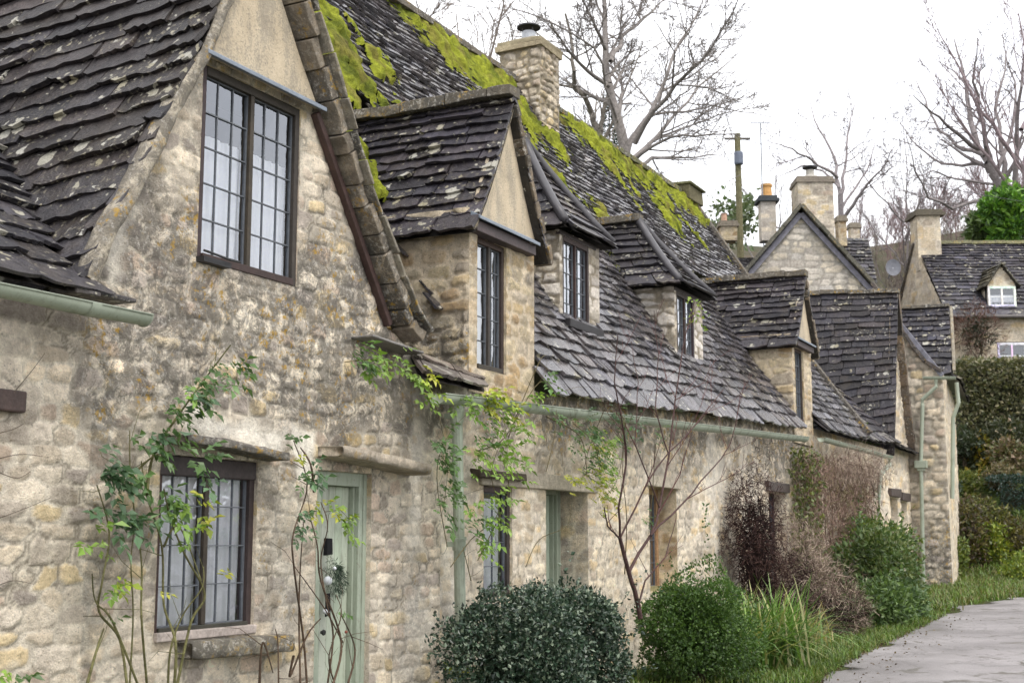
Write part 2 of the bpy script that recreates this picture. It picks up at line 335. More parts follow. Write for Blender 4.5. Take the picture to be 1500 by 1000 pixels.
    # drop unused vertices
    used = np.zeros(len(V), bool); used[Q.ravel()] = True; rm = np.cumsum(used)-1
    return mesh_np(name, V[used], rm[Q], M['stone'], parent, True, C[used])
def masonry_box(name, c0, c1, res, sd, pal, parent=None, joint=.014, mort=None, sw=.26, shh=.13, rel=.02, wth_shade=.2, taper=0, rot=None):
    """a rectangular shaft of rubble: four faces and a top"""
    mb_v = []; mb_q = []; mb_c = []; n0 = 0
    (x0, y0, z0), (x1, y1, z1) = c0, c1; cx, cy = (x0+x1)/2, (y0+y1)/2
    per = [(x0, y0), (x1, y0), (x1, y1), (x0, y1)]; L = [x1-x0, y1-y0, x1-x0, y1-y0]
    for k in range(4):
        p = np.array(per[k]); q = np.array(per[(k+1) % 4]); d = (q-p)/L[k]; nn = np.array((d[1], -d[0]))
        us = np.linspace(0, L[k], max(3, int(L[k]/res))+1); vs = np.linspace(z0, z1, max(3, int((z1-z0)/res))+1)
        U, Vv = np.meshgrid(us, vs); h, f, R, _ = masonry(U+k*3.3, Vv, sd, sw, shh, rel, joint); edge = np.minimum(U, L[k]-U); h = h*sstep(0, .02, edge)
        c = stone_cols(U, Vv, f, R, pal, mort); tt = 1-taper*(Vv-z0)/(z1-z0)
        X = p[0]+d[0]*U+nn[0]*h; Y = p[1]+d[1]*U+nn[1]*h; X = cx+(X-cx)*tt; Y = cy+(Y-cy)*tt
        ii = np.arange(U.size).reshape(U.shape)+n0; n0 += U.size
        mb_v.append(np.stack([X, Y, Vv], -1).reshape(-1, 3)); mb_c.append(np.concatenate([c.reshape(-1, 3), np.full((U.size, 1), wth_shade)], 1))
        mb_q.append(np.stack([ii[:-1, :-1], ii[:-1, 1:], ii[1:, 1:], ii[1:, :-1]], -1).reshape(-1, 4))
    V = np.concatenate(mb_v); 
    if rot:
        o, a = rot; ca, sa = math.cos(a), math.sin(a); dx = V[:, 0]-o[0]; dy = V[:, 1]-o[1]; V[:, 0] = o[0]+ca*dx-sa*dy; V[:, 1] = o[1]+sa*dx+ca*dy
    return mesh_np(name, V, np.concatenate(mb_q), M['stone'], parent, True, np.concatenate(mb_c))
# ------------------------------------------------------------ stone slate roofs
class Patch:
    """a roof slope: e0,e1 along the eave, r0,r1 along the ridge; sag>0 gives the sprocketed (concave) slope"""
    def __init__(s, e0, e1, r0, r1, sag=0, und=.03, sd=1):
        s.p = [np.array(p, float) for p in (e0, e1, r0, r1)]; s.sag = sag; s.und = und; s.sd = sd
        n = np.cross(s.p[1]-s.p[0], s.p[2]-s.p[0]); n /= np.linalg.norm(n)
        s.n = n if n[2] > 0 else -n
        s.W = (np.linalg.norm(s.p[1]-s.p[0])+np.linalg.norm(s.p[3]-s.p[2]))/2; s.H = (np.linalg.norm(s.p[2]-s.p[0])+np.linalg.norm(s.p[3]-s.p[1]))/2
    def at(s, u, v, off=0):
        u = np.asarray(u, float); v = np.asarray(v, float); a, b, c, d = s.p
        q = (a*(1-u)[..., None]+b*u[..., None])*(1-v)[..., None]+(c*(1-u)[..., None]+d*u[..., None])*v[..., None]
        o = off-s.sag*4*v*(1-v)*(1-.3*v)+s.und*(fbm(u*s.W*.5+9, v*s.H*.5, s.sd, 2)-.5)*2
        return q+np.asarray(o)[..., None]*s.n
def slates(name, P, rows, tw, th, parent=None, sd=1, nx=4, base=(.032, .031, .040), lich=.35, jit=1., clip=None, warm=.3, exp=.8, under=True, tilt=0, pale=.07):
    rs = np.random.RandomState(sd); VV = []; QQ = []; CC = []; n0 = 0
    ve = (np.arange(rows+1)/rows)**exp*1.0; ds = np.diff(ve)
    for i in range(rows):
        v0, dv = ve[i], ds[i]; u = -rs.rand()*tw/P.W; w_row = tw*(.65+.7*dv/ds.max())
        while u < 1:
            w = w_row*(.5+1.1*rs.rand())/P.W; a = max(u, -.004); b = min(u+w, 1.004); u += w
            if b-a < .25*tw/P.W*0.4: continue
            um = (a+b)/2
            if clip is not None and not clip(um, v0+dv*.5): continue
            g = .004/P.W+.004*rs.rand()/P.W; us = np.linspace(a+g, b-g, nx)
            edge = (rs.rand(nx)-.5)*.16*dv*jit; edge[0] += .10*dv*rs.rand()*jit; edge[-1] += .10*dv*rs.rand()*jit
            vb = v0+edge+(rs.rand()-.5)*.16*dv*jit-.02*dv; vm = v0+dv*.5+edge*.4; vt = np.full(nx, min(v0+dv*1.25, 1.01))
            t = th*(.6+.8*rs.rand()); lift = t*1.25+th*.4*rs.rand()*jit; tl = (rs.rand()-.5)*th*.9*jit
            k = np.linspace(-1, 1, nx); nz = (rs.rand(nx)-.5)*th*.3
            top = [P.at(us, vb, lift+tl*k+nz), P.at(us, vm, lift*.62+tl*k*.6+(rs.rand(nx)-.5)*th*.25), P.at(us, vt, lift*.12+tl*k*.2+0*k)]
            low = [P.at(us, vb+.01*dv, lift-t+tl*k), ]
            V = np.concatenate(top+low); side = np.stack([P.at(us[[0, -1]], vm[[0, -1]], lift*.62-t), P.at(us[[0, -1]], vt[[0, -1]], np.full(2, -.6*t))]).reshape(-1, 3)
            V = np.concatenate([V, side]); o = n0; q = []
            for r in range(2):
                for c in range(nx-1): q.append((o+r*nx+c, o+r*nx+c+1, o+(r+1)*nx+c+1, o+(r+1)*nx+c))
            for c in range(nx-1): q.append((o+c+1, o+c, o+3*nx+c, o+3*nx+c+1))
            s0 = o+4*nx
            q += [(o, o+nx, s0, o+3*nx), (o+nx, o+2*nx, s0+2, s0), (o+nx-1, o+4*nx-1, s0+1, o+2*nx-1), (o+2*nx-1, s0+1, s0+3, o+3*nx-1)]
            b_ = .5+1.0*rs.rand()**1.3+(.9*rs.rand() if rs.rand() < pale else 0); wr = warm*rs.rand(); bc = np.array(base)*b_; bc = bc*(1+wr*np.array((.7, .3, -.25)))
            al = min(1, lich*(.3+2.6*rs.rand()**3))
            VV.append(V); QQ += q; CC.append(np.tile(np.append(bc, al), (len(V), 1))); n0 += len(V)
    if under:
        nu, nv = 12, 10; U, Vv = np.meshgrid(np.linspace(0, 1, nu), np.linspace(0, 1, nv)); V = P.at(U, Vv, -.03-U*0)
        keep = np.ones((nv-1, nu-1), bool)
        if clip is not None:
            for j in range(nv-1):
                for i in range(nu-1): keep[j, i] = clip((U[j, i]+U[j, i+1])/2, (Vv[j, i]+Vv[j+1, i])/2)
        ii = np.arange(nu*nv).reshape(nv, nu)+n0
        QQ += [tuple(x) for x in np.stack([ii[:-1, :-1], ii[:-1, 1:], ii[1:, 1:], ii[1:, :-1]], -1)[keep].reshape(-1, 4)]
        VV.append(V.reshape(-1, 3)); CC.append(np.tile((.02, .018, .016, 0), (nu*nv, 1)))
    return mesh_np(name, np.concatenate(VV), np.array(QQ), M['slate'], parent, False, np.concatenate(CC))
def moss(name, P, mask, res, hgt, parent, sd=3, stretch=3.):
    us = np.linspace(0, 1, int(P.W/res)); vs = np.linspace(0, 1, int(P.H/res)); U, V = np.meshgrid(us, vs)
    x = U*P.W; y = V*P.H; m = mask(U, V, x, y)
    lump = sstep(.3, .7, fbm(x*6, y*5, sd, 3)); fine = fbm(x*15, y*11, sd+9, 3)
    k = sstep(0, .45, m); h = k*hgt*(.35+1.0*lump+.5*(fine-.5))
    off = h-.012+.035
    Pp = P.at(U, V, off); keep = m > .0; kk = keep[:-1, :-1] & keep[1:, 1:] & keep[1:, :-1] & keep[:-1, 1:]
    ii = np.arange(U.size).reshape(U.shape); Q = np.stack([ii[:-1, :-1], ii[:-1, 1:], ii[1:, 1:], ii[1:, :-1]], -1)[kk]
    a = np.array((.25, .275, .030)); b = np.array((.095, .115, .018)); c = np.array((.15, .115, .045)); t = (.5*fbm(x*2.2, y*1.3, sd+4, 4)+.5*fbm(x*9, y*7, sd+14, 3))[..., None]
    col = b*(1-sstep(.3, .6, t))+a*sstep(.3, .6, t); tb = sstep(.56, .75, fbm(x*5+3, y*3, sd+8, 3))[..., None]*.6; col = col*(1-tb)+c*tb
    V_ = Pp.reshape(-1, 3); C = np.concatenate([col.reshape(-1, 3), np.zeros((col.size//3, 1))], 1)
    used = np.zeros(len(V_), bool); used[Q.ravel()] = True; rm = np.cumsum(used)-1
    return mesh_np(name, V_[used], rm[Q], M['moss'], parent, True, C[used])
def blocks(path, seg, wa, wb, A, c, mb, gap=.004, j=.012, cv=.25, sd=0, wt=.5):
    """chain of rough blocks along a path; A: direction of width wa; wb is across both"""
    path = [Vector(p) for p in path]; L = [0]
    for p, q in zip(path, path[1:]): L.append(L[-1]+(q-p).length)
    def pt(s):
        s = max(0, min(L[-1], s))
        for i in range(len(L)-1):
            if s <= L[i+1]+1e-9: return path[i].lerp(path[i+1], (s-L[i])/max(1e-9, L[i+1]-L[i]))
        return path[-1]
    s = 0; R = random.Random(sd); A = Vector(A).normalized()
    while s < L[-1]-.02:
        l = seg*R.uniform(.7, 1.35); e = min(s+l, L[-1]); p, q = pt(s+gap), pt(e-gap); d = (q-p).normalized(); B = d.cross(A).normalized()
        oa = R.uniform(-j, j); ob = R.uniform(-j, j); jj = lambda: R.uniform(-j, j)*.6
        def ring(o): return [o+A*(-wa/2+oa+jj())+B*(-wb/2+ob+jj()), o+A*(wa/2+oa+jj())+B*(-wb/2+ob+jj()), o+A*(wa/2+oa+jj())+B*(wb/2+ob+jj()), o+A*(-wa/2+oa+jj())+B*(wb/2+ob+jj())]
        k = R.uniform(1-cv, 1+cv); mid = p.lerp(q, .5); cc = tuple(x*k for x in c)+(wt*R.uniform(.4, 1.4),)
        r0, r1, r2 = ring(p), ring(mid), ring(q)
        mb.add(r0+r1+r2, [(0, 1, 2, 3), (11, 10, 9, 8)]+[(i+4*b, i+4+4*b, (i+1) % 4+4+4*b, (i+1) % 4+4*b) for b in (0, 1) for i in range(4)], None, cc); s = e
def rough_strip(path, wa, wb, A, c, res=.03, amp=.02, sd=1, mat=None, name='verge', parent=None, wt=.3, sq=.6):
    """irregular bed of mortar (or a rough stone) swept along a path"""
    path = [Vector(p) for p in path]; pts = []
    for p, q in zip(path, path[1:]):
        n = max(1, int((q-p).length/res)); pts += [p.lerp(q, i/n) for i in range(n)]
    pts.append(path[-1]); A = Vector(A).normalized(); K = 14; V = np.zeros((len(pts), K, 3)); s = 0
    for i, p in enumerate(pts):
        d = (pts[min(i+1, len(pts)-1)]-pts[max(i-1, 0)]).normalized(); B = d.cross(A).normalized()
        for k in range(K):
            t = 2*math.pi*k/K; ca, sa = math.cos(t), math.sin(t); ca = math.copysign(abs(ca)**sq, ca); sa = math.copysign(abs(sa)**sq, sa)
            n = 1+amp*10*(float(fbm(np.array(i*res*7+sd), np.array(k*.9+sd), sd, 3))-.5)
            taper = min(1, .80+min(i, len(pts)-1-i)*res*6)
            V[i, k] = p+(A*ca*wa/2+B*sa*wb/2)*n*taper
    ii = np.arange(len(pts)*K).reshape(-1, K); j = np.roll(ii, -1, 1)
    Q = np.stack([ii[:-1], j[:-1], j[1:], ii[1:]], -1).reshape(-1, 4); VV = V.reshape(-1, 3)
    VV = np.concatenate([VV, V[0].mean(0)[None], V[-1].mean(0)[None]]); T = [(k, (k+1) % K, len(VV)-2) for k in range(K)]+[(ii[-1, k], ii[-1, (k+1) % K], len(VV)-1) for k in range(K)]
    C = np.tile(tuple(c)+(wt,), (len(VV), 1)); C[:, :3] *= (.8+.4*fbm(VV[:, 0]*6+VV[:, 2]*3, VV[:, 2]*6, sd, 3))[:, None]
    return mesh_np(name, VV, Q, mat or M['stone'], parent, True, C, T)
# ------------------------------------------------------------ windows
def window(parent, O, ud, W, H, lights, rows, recess=.08, fr=.045, fc=DWOOD, curtain=.0, lead=.0075, room=.5, leadc=(.10, .11, .125), curt_top=1., name='window', ccol=(.95, .95, .98)):
    """O: lower near corner of the opening in the wall plane; lights: list of column counts"""
    O = Vector(O); ud = Vector(ud).normalized(); nn = Vector((-ud.y, ud.x, 0)); Zv = Vector((0, 0, 1)); ax = (O+nn*recess, ud, nn, Zv)
    f = MB(); jc = lambda k=1: tuple(x*rnd(.8, 1.2)*k for x in fc)
    f.box((0, -.03, 0), (fr, .05, H), jc(), ax); f.box((W-fr, -.03, 0), (W, .05, H), jc(), ax)
    f.box((fr, -.032, H-fr*1.2), (W-fr, .048, H), jc(), ax); f.box((fr, -.045, 0), (W-fr, .05, fr), jc(), ax)
    n = len(lights); tot = W-2*fr; mw = fr*.8; lw = (tot-mw*(n-1))/n
    for i in range(1, n): x = fr+i*lw+(i-1)*mw; f.box((x, -.028, fr), (x+mw, .046, H-fr*1.2), jc(), ax)
    win = f.build(name, M['wood'], parent, bevel=.004)
    g = MB(); b = MB(); 
    for i, cnum in enumerate(lights):
        x0 = fr+i*(lw+mw); x1 = x0+lw; z0 = fr; z1 = H-fr*1.2
        for cidx in range(cnum):
            for r in range(rows):       # each pane sits at its own slight angle, as old leaded lights do
                a, c = x0+(x1-x0)*cidx/cnum, x0+(x1-x0)*(cidx+1)/cnum; e, h = z0+(z1-z0)*r/rows, z0+(z1-z0)*(r+1)/rows; t = [rnd(-.0025, .0025) for _ in range(4)]
                g.add([ax[0]+ud*a+nn*(.01+t[0])+Zv*e, ax[0]+ud*c+nn*(.01+t[1])+Zv*e, ax[0]+ud*c+nn*(.01+t[2])+Zv*h, ax[0]+ud*a+nn*(.01+t[3])+Zv*h], [(0, 1, 2, 3)])
        for cidx in range(1, cnum): x = x0+(x1-x0)*cidx/cnum; b.box((x-lead/2, .001, z0), (x+lead/2, .016, z1), leadc, ax)
        for r in range(1, rows): z = z0+(z1-z0)*r/rows+rnd(-.003, .003); b.box((x0, -.001, z-lead/2), (x1, .018, z+lead/2), leadc, ax)
        for (a, c) in ((x0, x0+.008), (x1-.008, x1)): b.box((a, -.002, z0), (c, .02, z1), leadc, ax)
        for (a, c) in ((z0, z0+.008), (z1-.008, z1)): b.box((x0+.008, -.002, a), (x1-.008, .02, c), leadc, ax)
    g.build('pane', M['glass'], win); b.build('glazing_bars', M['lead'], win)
    if curtain:
        for i in range(n):
            x0 = fr+i*(lw+mw)-.01; x1 = x0+lw+.02; k = int((x1-x0)/.008); V = []; 
            for q in range(k+1):
                x = x0+(x1-x0)*q/k; y = .07+.012*math.sin(q*.42+i*2+1.5*math.sin(q*.13))+.004*math.sin(q*1.1)
                for z in (.01, H*curt_top*.5, H*curt_top-.01): V.append(ax[0]+ud*(x+.01*math.sin(z*9+q*.2))+nn*y+Zv*z)
            Q = [(3*q+r, 3*q+r+1, 3*q+r+4, 3*q+r+3) for q in range(k) for r in (0, 1)]
            m = MB(); m.add(V, Q, None, ccol); m.build('curtain', M['cloth'], win, True)
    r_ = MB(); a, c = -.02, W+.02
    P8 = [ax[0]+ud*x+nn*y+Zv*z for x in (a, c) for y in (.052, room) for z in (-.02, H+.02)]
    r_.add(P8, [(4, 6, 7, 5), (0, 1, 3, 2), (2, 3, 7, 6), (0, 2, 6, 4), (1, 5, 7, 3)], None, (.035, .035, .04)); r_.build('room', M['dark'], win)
    return win
def gutter(parent, p, q, r=.055, pipe=None, name='gutter', joints=5, capend=True):
    p = Vector(p); q = Vector(q); m = MB(); m.tube([p.lerp(q, i/12)+Vector((0, 0, .004*math.sin(i*1.7))) for i in range(13)], r, 10, SAGE, math.pi, 2*math.pi, cap=False)
    m.tube([p, q], r-.006, 10, tuple(x*.8 for x in SAGE), math.pi, 2*math.pi, cap=False)
    d = (q-p).normalized(); a = Vector((d.y, -d.x, 0))
    for s in (1, -1): m.tube([p+a*s*r, q+a*s*r], .006, 5, SAGE)
    for e in (p, q): m.tube([e, e+d*.008*(1 if e == p else -1)], r+.004, 10, SAGE, math.pi, 2*math.pi)
    for i in range(joints):
        c = p.lerp(q, (i+.6)/joints); m.tube([c-d*.035, c+d*.035], r+.006, 10, SAGE, math.pi, 2*math.pi, cap=False)
    return m.build(name, M['paint'], parent, True)
def downpipe(parent, top, bot, r=.035, path=None, name='downpipe', hopper=False):
    top = Vector(top); bot = Vector(bot); m = MB(); m.tube(path or [top, bot], r, 12, SAGE)
    L = (top-bot).length; n = max(1, int(L/1.1)); d = (bot-top).normalized()
    if not path:
        for i in range(n+1):
            c = top+d*(.05+i*(L-.1)/max(1, n)*.98)
            m.tube([c-d*.045, c+d*.045], r*1.22, 12, SAGE); m.tube([c-d*.055, c-d*.035], r*1.38, 12, SAGE)
            m.box((c.x-.05, c.y+.0, c.z-.02), (c.x+.05, c.y+.09, c.z+.02), SAGE)
    if hopper: m.box((top.x-.12, top.y-.1, top.z-.12), (top.x+.12, top.y+.1, top.z+.1), SAGE)
    return m.build(name, M['paint'], parent, False)
def interp(tab, z): a = np.array(tab); return np.interp(z, a[:, 0], a[:, 1])
def flat_part(name, pts, th, dirn, c, mat, parent, bevel=0):
    """a slab with outline pts and thickness th along dirn"""
    m = MB(); d = Vector(dirn)*th; n = len(pts); P = [Vector(p) for p in pts]; V = P+[p+d for p in P]
    me_q = [(i, (i+1) % n, (i+1) % n+n, i+n) for i in range(n)]; T = [(0, i, i+1) for i in range(1, n-1)]+[(n, n+i+1, n+i) for i in range(1, n-1)]
    m.add(V, me_q, T, c); return m.build(name, mat, parent)
def slab(name, path, wa, wb, A, c, parent, seg=.45, sd=0, mat=None, j=.01, cv=.2, wt=.5, gap=.004):
    m = MB(); blocks(path, seg, wa, wb, A, c, m, gap, j, cv, sd, wt); o = m.build(name, mat or M['stone'], parent, bevel=.008); return o
RIDGE = (.17, .15, .12); MORT = (.40, .36, .29)
# ============================================================ the near gabled cottage
cotA = empty('stone_cottage', (7, 5.5, 0), 'steep gabled stone cottage with tall leaded upper window above a sage green door', 'cottage', 'cottages of the stone terrace')
XL = [(3.0, 5.50), (3.1, 5.53), (3.31, 5.62), (3.55, 5.78), (3.87, 5.96), (4.3, 6.18), (4.63, 6.39), (4.88, 6.51), (5.19, 6.63), (5.9, 6.90)]
XR = [(3.10, 9.02), (3.22, 8.70), (3.60, 8.42), (4.09, 8.04), (4.36, 7.84), (4.64, 7.66), (4.98, 7.44), (5.35, 7.19), (5.9, 6.86)]
def clipA(u, z):
    x = u+2.5; return np.where(z < 2.93, True, np.where(z < 3.08, x > 5.45, (x > interp(XL, z)) & (x < interp(XR, z))))
def wthA(u, z):
    x = u+2.5; n = fbm(u*1.7, z*1.7, 51, 4)
    a = sstep(2.15, 2.6, z+.5*(n-.5))*(1-sstep(3.3, 4.1, z+1.0*(n-.5)))*sstep(5.35, 5.75, x+.3*(n-.5))
    return .10+1.1*a+.45*sstep(.52, .62, n)*(x > 5.6)
def whiteA(u, z):
    x = u+2.5; n = (fbm(u*3, z*3, 61, 5)-.5)
    a = sstep(.05, -.06, np.maximum(np.abs(x-6.9)-.50, np.abs(z-2.29+.10*(x-6.9))-.085)+.20*n)
    b = sstep(.04, -.05, np.maximum(np.abs(x-7.64)-.13, np.abs(z-2.15)-.20)+.16*n)
    c = sstep(.1, -.1, np.maximum(np.abs(x-9.15)-.12-.1*np.sin(z*2.5), -9)+.5*n)*.6
    d = sstep(.05, -.08, np.maximum(np.abs(x-5.72)-.04-(z-3)*.30, np.abs(z-3.25)-.34)+.18*n)*.85
    e = sstep(.0, -.12, np.maximum(np.abs(x-7.45)-.2, np.abs(z-1.45)-.6)+.5*n)*.35
    return np.maximum.reduce([a, b, c, d, e])*(.80+.3*fbm(u*14, z*14, 63, 3))
wall('wall', (2.5, 5.5, 0), (1, 0, 0), 7.05, -.3, 5.95, .0125, 11, 'grey', cotA,
     holes=[(3.94, 3.35, 5.0, 4.64, .1), (3.68, 1.03, 4.62, 2.11, .11), (5.30, -.3, 6.0, 2.09, .09)], clip=clipA, wth_shade=wthA, white=whiteA, sw=.235, shh=.105, rel=.0125, joint=.010, crisp=1)
# the part left of the gable is paler: the same wall carries it through its weathering; upper triangle is rendered smooth
pz = [(6.40, 4.69), (7.66, 4.69)]+[(float(interp(XR, z)), z) for z in (4.99, 5.35, 5.88)]+[(float(interp(XL, z)), z) for z in (5.88, 5.19, 4.88)]
flat_part('rendered_gable', [(x, 5.462, z) for x, z in pz], .03, (0, 1, 0), CREAM, M['plaster'], cotA)
m = MB(); m.hexa([(6.35, 5.38, 4.655), (7.66, 5.38, 4.65), (7.66, 5.47, 4.69), (6.35, 5.47, 4.69)], [(6.35, 5.38, 4.685), (7.66, 5.38, 4.68), (7.66, 5.47, 4.735), (6.35, 5.47, 4.735)], LEAD)
m.build('lead_flashing', M['lead'], cotA, bevel=.006)
slab('barge_board', [(float(interp(XR, z))-.03, 5.462, z) for z in (4.65, 4.36, 4.09, 3.60, 3.24)], .06, .055, (0, 1, 0), (.060, .034, .030), cotA, seg=5, j=.002, mat=M['wood'], wt=0)
VR = [(6.95, 5.9), (7.31, 5.36), (7.55, 5.02), (7.78, 4.66), (7.96, 4.38), (8.17, 4.08), (8.55, 3.60), (8.82, 3.30), (8.98, 3.20)]
slab('verge_stones', [(x-.02, 5.43, z-.005) for x, z in VR], .20, .085, (0, 1, 0), (.32, .275, .215), cotA, seg=.2, sd=5, j=.02, cv=.45, wt=.9)
slab('verge_slates', [(x+.045, 5.46, z+.03) for x, z in VR], .36, .026, (0, 1, 0), (.36, .33, .27), cotA, seg=.26, sd=6, j=.012, cv=.25, wt=1)
rough_strip([(float(interp(XL, z))-.045, 5.45, z+.015) for z in (3.02, 3.31, 3.55, 3.87, 4.3, 4.63, 4.88, 5.19, 5.9)], .13, .10, (0, 1, 0), (.44, .40, .33), .02, .045, 4, name='mortar_fillet', parent=cotA, wt=.9)
PGL = Patch((5.42, 9.0, 2.72), (5.40, 5.41, 2.99), (6.86, 9.0, 5.78), (6.84, 5.41, 5.92), sag=.05, und=.025, sd=4)
slates('gable_roof', PGL, 20, .50, .029, cotA, 21, nx=11, base=(.033, .031, .037), lich=.6, jit=1.15, warm=.5, exp=.9)
slates('far_gable_roof', Patch((8.9, 5.58, 3.0), (8.9, 9, 3.0), (6.85, 5.58, 5.84), (6.88, 9, 5.8), sag=.16, und=.01), 14, .5, .028, cotA, 22, nx=3)
PA = Patch((1, 5.27, 2.93), (7.6, 5.27, 2.93), (1, 9.1, 6.5), (7.6, 9.1, 6.5), sag=.26, sd=8)
slates('roof', PA, 34, .34, .026, cotA, 23, nx=8, clip=lambda u, v: not (1+6.6*u > 5.42 and v < .09), base=(.032, .032, .042), lich=.5)
slab('eaves_stones', [(5.2, 5.36, 2.93), at(183, 446, 5.30)], .20, .026, (0, 1, 0), (.05, .045, .045), cotA, seg=.2, sd=3, mat=M['slate'], wt=.6)
slab('ledge_slate', [at(529, 492, 5.40), at(568, 500, 5.40), at(606, 517, 5.40)], .2, .02, (0, 1, 0), (.17, .165, .16), cotA, seg=.9, sd=9, mat=M['slate'], j=.004, wt=.3)
slates('eaves_slates', Patch(at(616, 548, 5.13), at(714, 570, 5.13), at(600, 512, 5.56), at(706, 549, 5.56), sag=0, und=.01), 2, .34, .024, cotA, 29, nx=8, base=(.10, .09, .09), lich=.9)
m = MB(); gp = at(212, 470, 5.2)
gutter(cotA, (2.4, 5.2, 2.83), (gp.x, 5.2, gp.z+.03), .062, joints=3)
m = MB(); m.box((4.4, 5.455, 2.26), (5.09, 5.54, 2.375), (.055, .035, .03)); m.build('lintel', M['wood'], cotA, bevel=.01)
# openings
w1 = window(cotA, (6.44, 5.5, 3.35), (1, 0, 0), 1.06, 1.29, [3, 3], 5, recess=.035, fr=.05, curtain=1, curt_top=.68)
m = MB(); m.tube([(6.44, 5.44, 3.40), (6.44, 5.40, 3.385), (6.6, 5.36, 3.36), (6.72, 5.38, 3.37), (6.72, 5.47, 3.40)], .008, 6, (.02, .02, .022)); m.box((6.43, 5.43, 3.33), (6.7, 5.5, 3.365), (.02, .02, .022)); m.build('casement_stay', M['metal'], w1)
w2 = window(cotA, (6.18, 5.5, 1.03), (1, 0, 0), .94, 1.08, [3, 3], 4, recess=.05, fr=.05, curtain=1, curt_top=.95)
m = MB(); m.box((6.18, 5.505, 1.985), (7.12, 5.56, 2.105), (.04, .03, .03), j=.003); m.build('lintel', M['wood'], cotA, bevel=.008)
m = MB(); m.box((6.18, 5.47, 1.0), (7.12, 5.56, 1.055), (.36, .31, .28), j=.002); m.build('wooden_sill', M['wood'], cotA, bevel=.006)
rough_strip([(6.22, 5.42, 2.20), (6.6, 5.40, 2.19), (7.25, 5.42, 2.14)], .22, .055, (0, 1, 0), (.30, .28, .255), .02, .04, 7, name='stone_hood', parent=cotA, wt=.9, sq=.3)
rough_strip([(7.79, 5.40, 2.215), (8.4, 5.39, 2.18), (9.02, 5.40, 2.135)], .30, .085, (0, 1, 0), (.50, .44, .36), .02, .028, 8, name='door_hood', parent=cotA, wt=.45, sq=.3)
rough_strip([(6.38, 5.45, .945), (7.40, 5.45, .925)], .20, .11, (0, 1, 0), (.27, .25, .20), .03, .02, 9, name='stone_sill', parent=cotA, wt=1, sq=.25)
def green_door(parent, x0, x1, z1, y, fw=.11, z0=-.28, boards=5):
    m = MB(); m.box((x0, y, z0), (x0+fw, y+.13, z1), SAGE); m.box((x1-fw, y, z0), (x1, y+.13, z1), SAGE); m.box((x0+fw, y+.002, z1-fw), (x1-fw, y+.13, z1), SAGE)
    for a, b in ((x0+fw, x0+fw+.022), (x1-fw-.022, x1-fw)): m.box((a, y+.035, z0), (b, y+.13, z1-fw), tuple(k*.97 for k in SAGE))
    m.box((x1-fw*.55, y-.008, z0), (x1-fw*.45, y, z1-.01), SAGE); fr = m.build('door_frame', M['paint'], parent, bevel=.004)
    m = MB(); n = boards; a = x0+fw+.024; b = x1-fw-.024
    for i in range(n): m.box((a+(b-a)*i/n+.0015, y+.075, z0), (a+(b-a)*(i+1)/n-.0015, y+.115, z1-fw-.004), tuple(k*rnd(1.0, 1.08) for k in (.40, .445, .37)))
    d = m.build('door', M['paint'], parent, bevel=.003)
    m = MB(); m.lathe((0, 0, 0), [(.0, .03), (.018, .03), (.022, .02), (.012, .008), (.012, 0)], 10, (.02, .02, .02)); k = m.build('handle', M['metal'], d); k.location = (a+.06, y+.04, .95); k.rotation_euler = (math.pi/2, 0, 0)
    return d
green_door(cotA, 7.80, 8.50, 2.10, 5.535)
# ============================================================ the long range with dormers
def eavez(x): return 2.90+(x-9.5)*.0385
cotB = empty('stone_cottage', (15, 5.5, 0), 'long stone cottage with four dormers, mossy slate roof and sage gutter', 'cottage', 'cottages of the stone terrace')
def clipB(u, z): return z < eavez(u+9.55)+.02
wall('wall', (9.55, 5.5, 0), (1, 0, 0), 12.1, -.3, 3.45, .024, 12, 'cream', cotB,
     holes=[(.74, 1.1, 1.29, 2.07, .14), (2.0, -.3, 2.99, 2.14, .40, 'grey'), (4.73, 1.0, 5.63, 2.20, .34, 'ochre'), (9.55, .3, 10.45, 2.30, .3)],
     clip=clipB, wth_shade=lambda u, z: .12+1.0*sstep(2.35, 2.8, z+.5*(fbm(u*2, z*2, 77, 4)-.5))+.5*sstep(.55, .7, fbm(u*1.2, z*.9, 78, 4)),  # weathering, made stronger below the gutter as painted eaves shade
     white=lambda u, z: np.maximum(sstep(.1, -.1, np.abs(u-.25)-.12+.5*(fbm(u*3, z*2, 81, 4)-.5)), sstep(.1, -.15, np.abs(u-7.9)-1.1+1.5*(fbm(u*2, z*2, 82, 4)-.5))*sstep(.5, .6, fbm(u*3, z*3, 83, 5)))*.55,
     sw=.22, shh=.10, rel=.014, crisp=1)
FLAG = (.46, .42, .35)
m = MB(); m.box((10.2, 5.46, 2.07), (12.75, 5.54, 2.22), FLAG, j=.006); m.build('lintel', M['stone'], cotB, bevel=.01)
m = MB(); m.box((14.2, 5.47, 2.20), (15.3, 5.56, 2.33), FLAG, j=.006); m.build('lintel', M['stone'], cotB, bevel=.01)
m = MB(); m.box((18.95, 5.44, 2.30), (20.1, 5.56, 2.44), (.07, .055, .05), j=.006); m.build('lintel', M['wood'], cotB, bevel=.01)
m = MB(); m.box((10.05, 5.4, 2.13), (10.95, 5.5, 2.2), (.09, .075, .06), j=.01); m.build('stone_hood', M['stone'], cotB, bevel=.01)
window(cotB, (10.29, 5.5, 1.1), (1, 0, 0), .55, .97, [2], 4, recess=.05, fr=.05, curtain=1, curt_top=.9)
window(cotB, (14.28, 5.5, 1.0), (1, 0, 0), .9, 1.2, [3, 3], 4, recess=.26, fr=.06, fc=(.26, .17, .085))
window(cotB, (19.1, 5.5, .9), (1, 0, 0), .9, 1.4, [3, 3], 4, recess=.2, fr=.05)
green_door(cotB, 11.55, 12.54, 2.14, 5.80, fw=.09)
rZ = 8.42
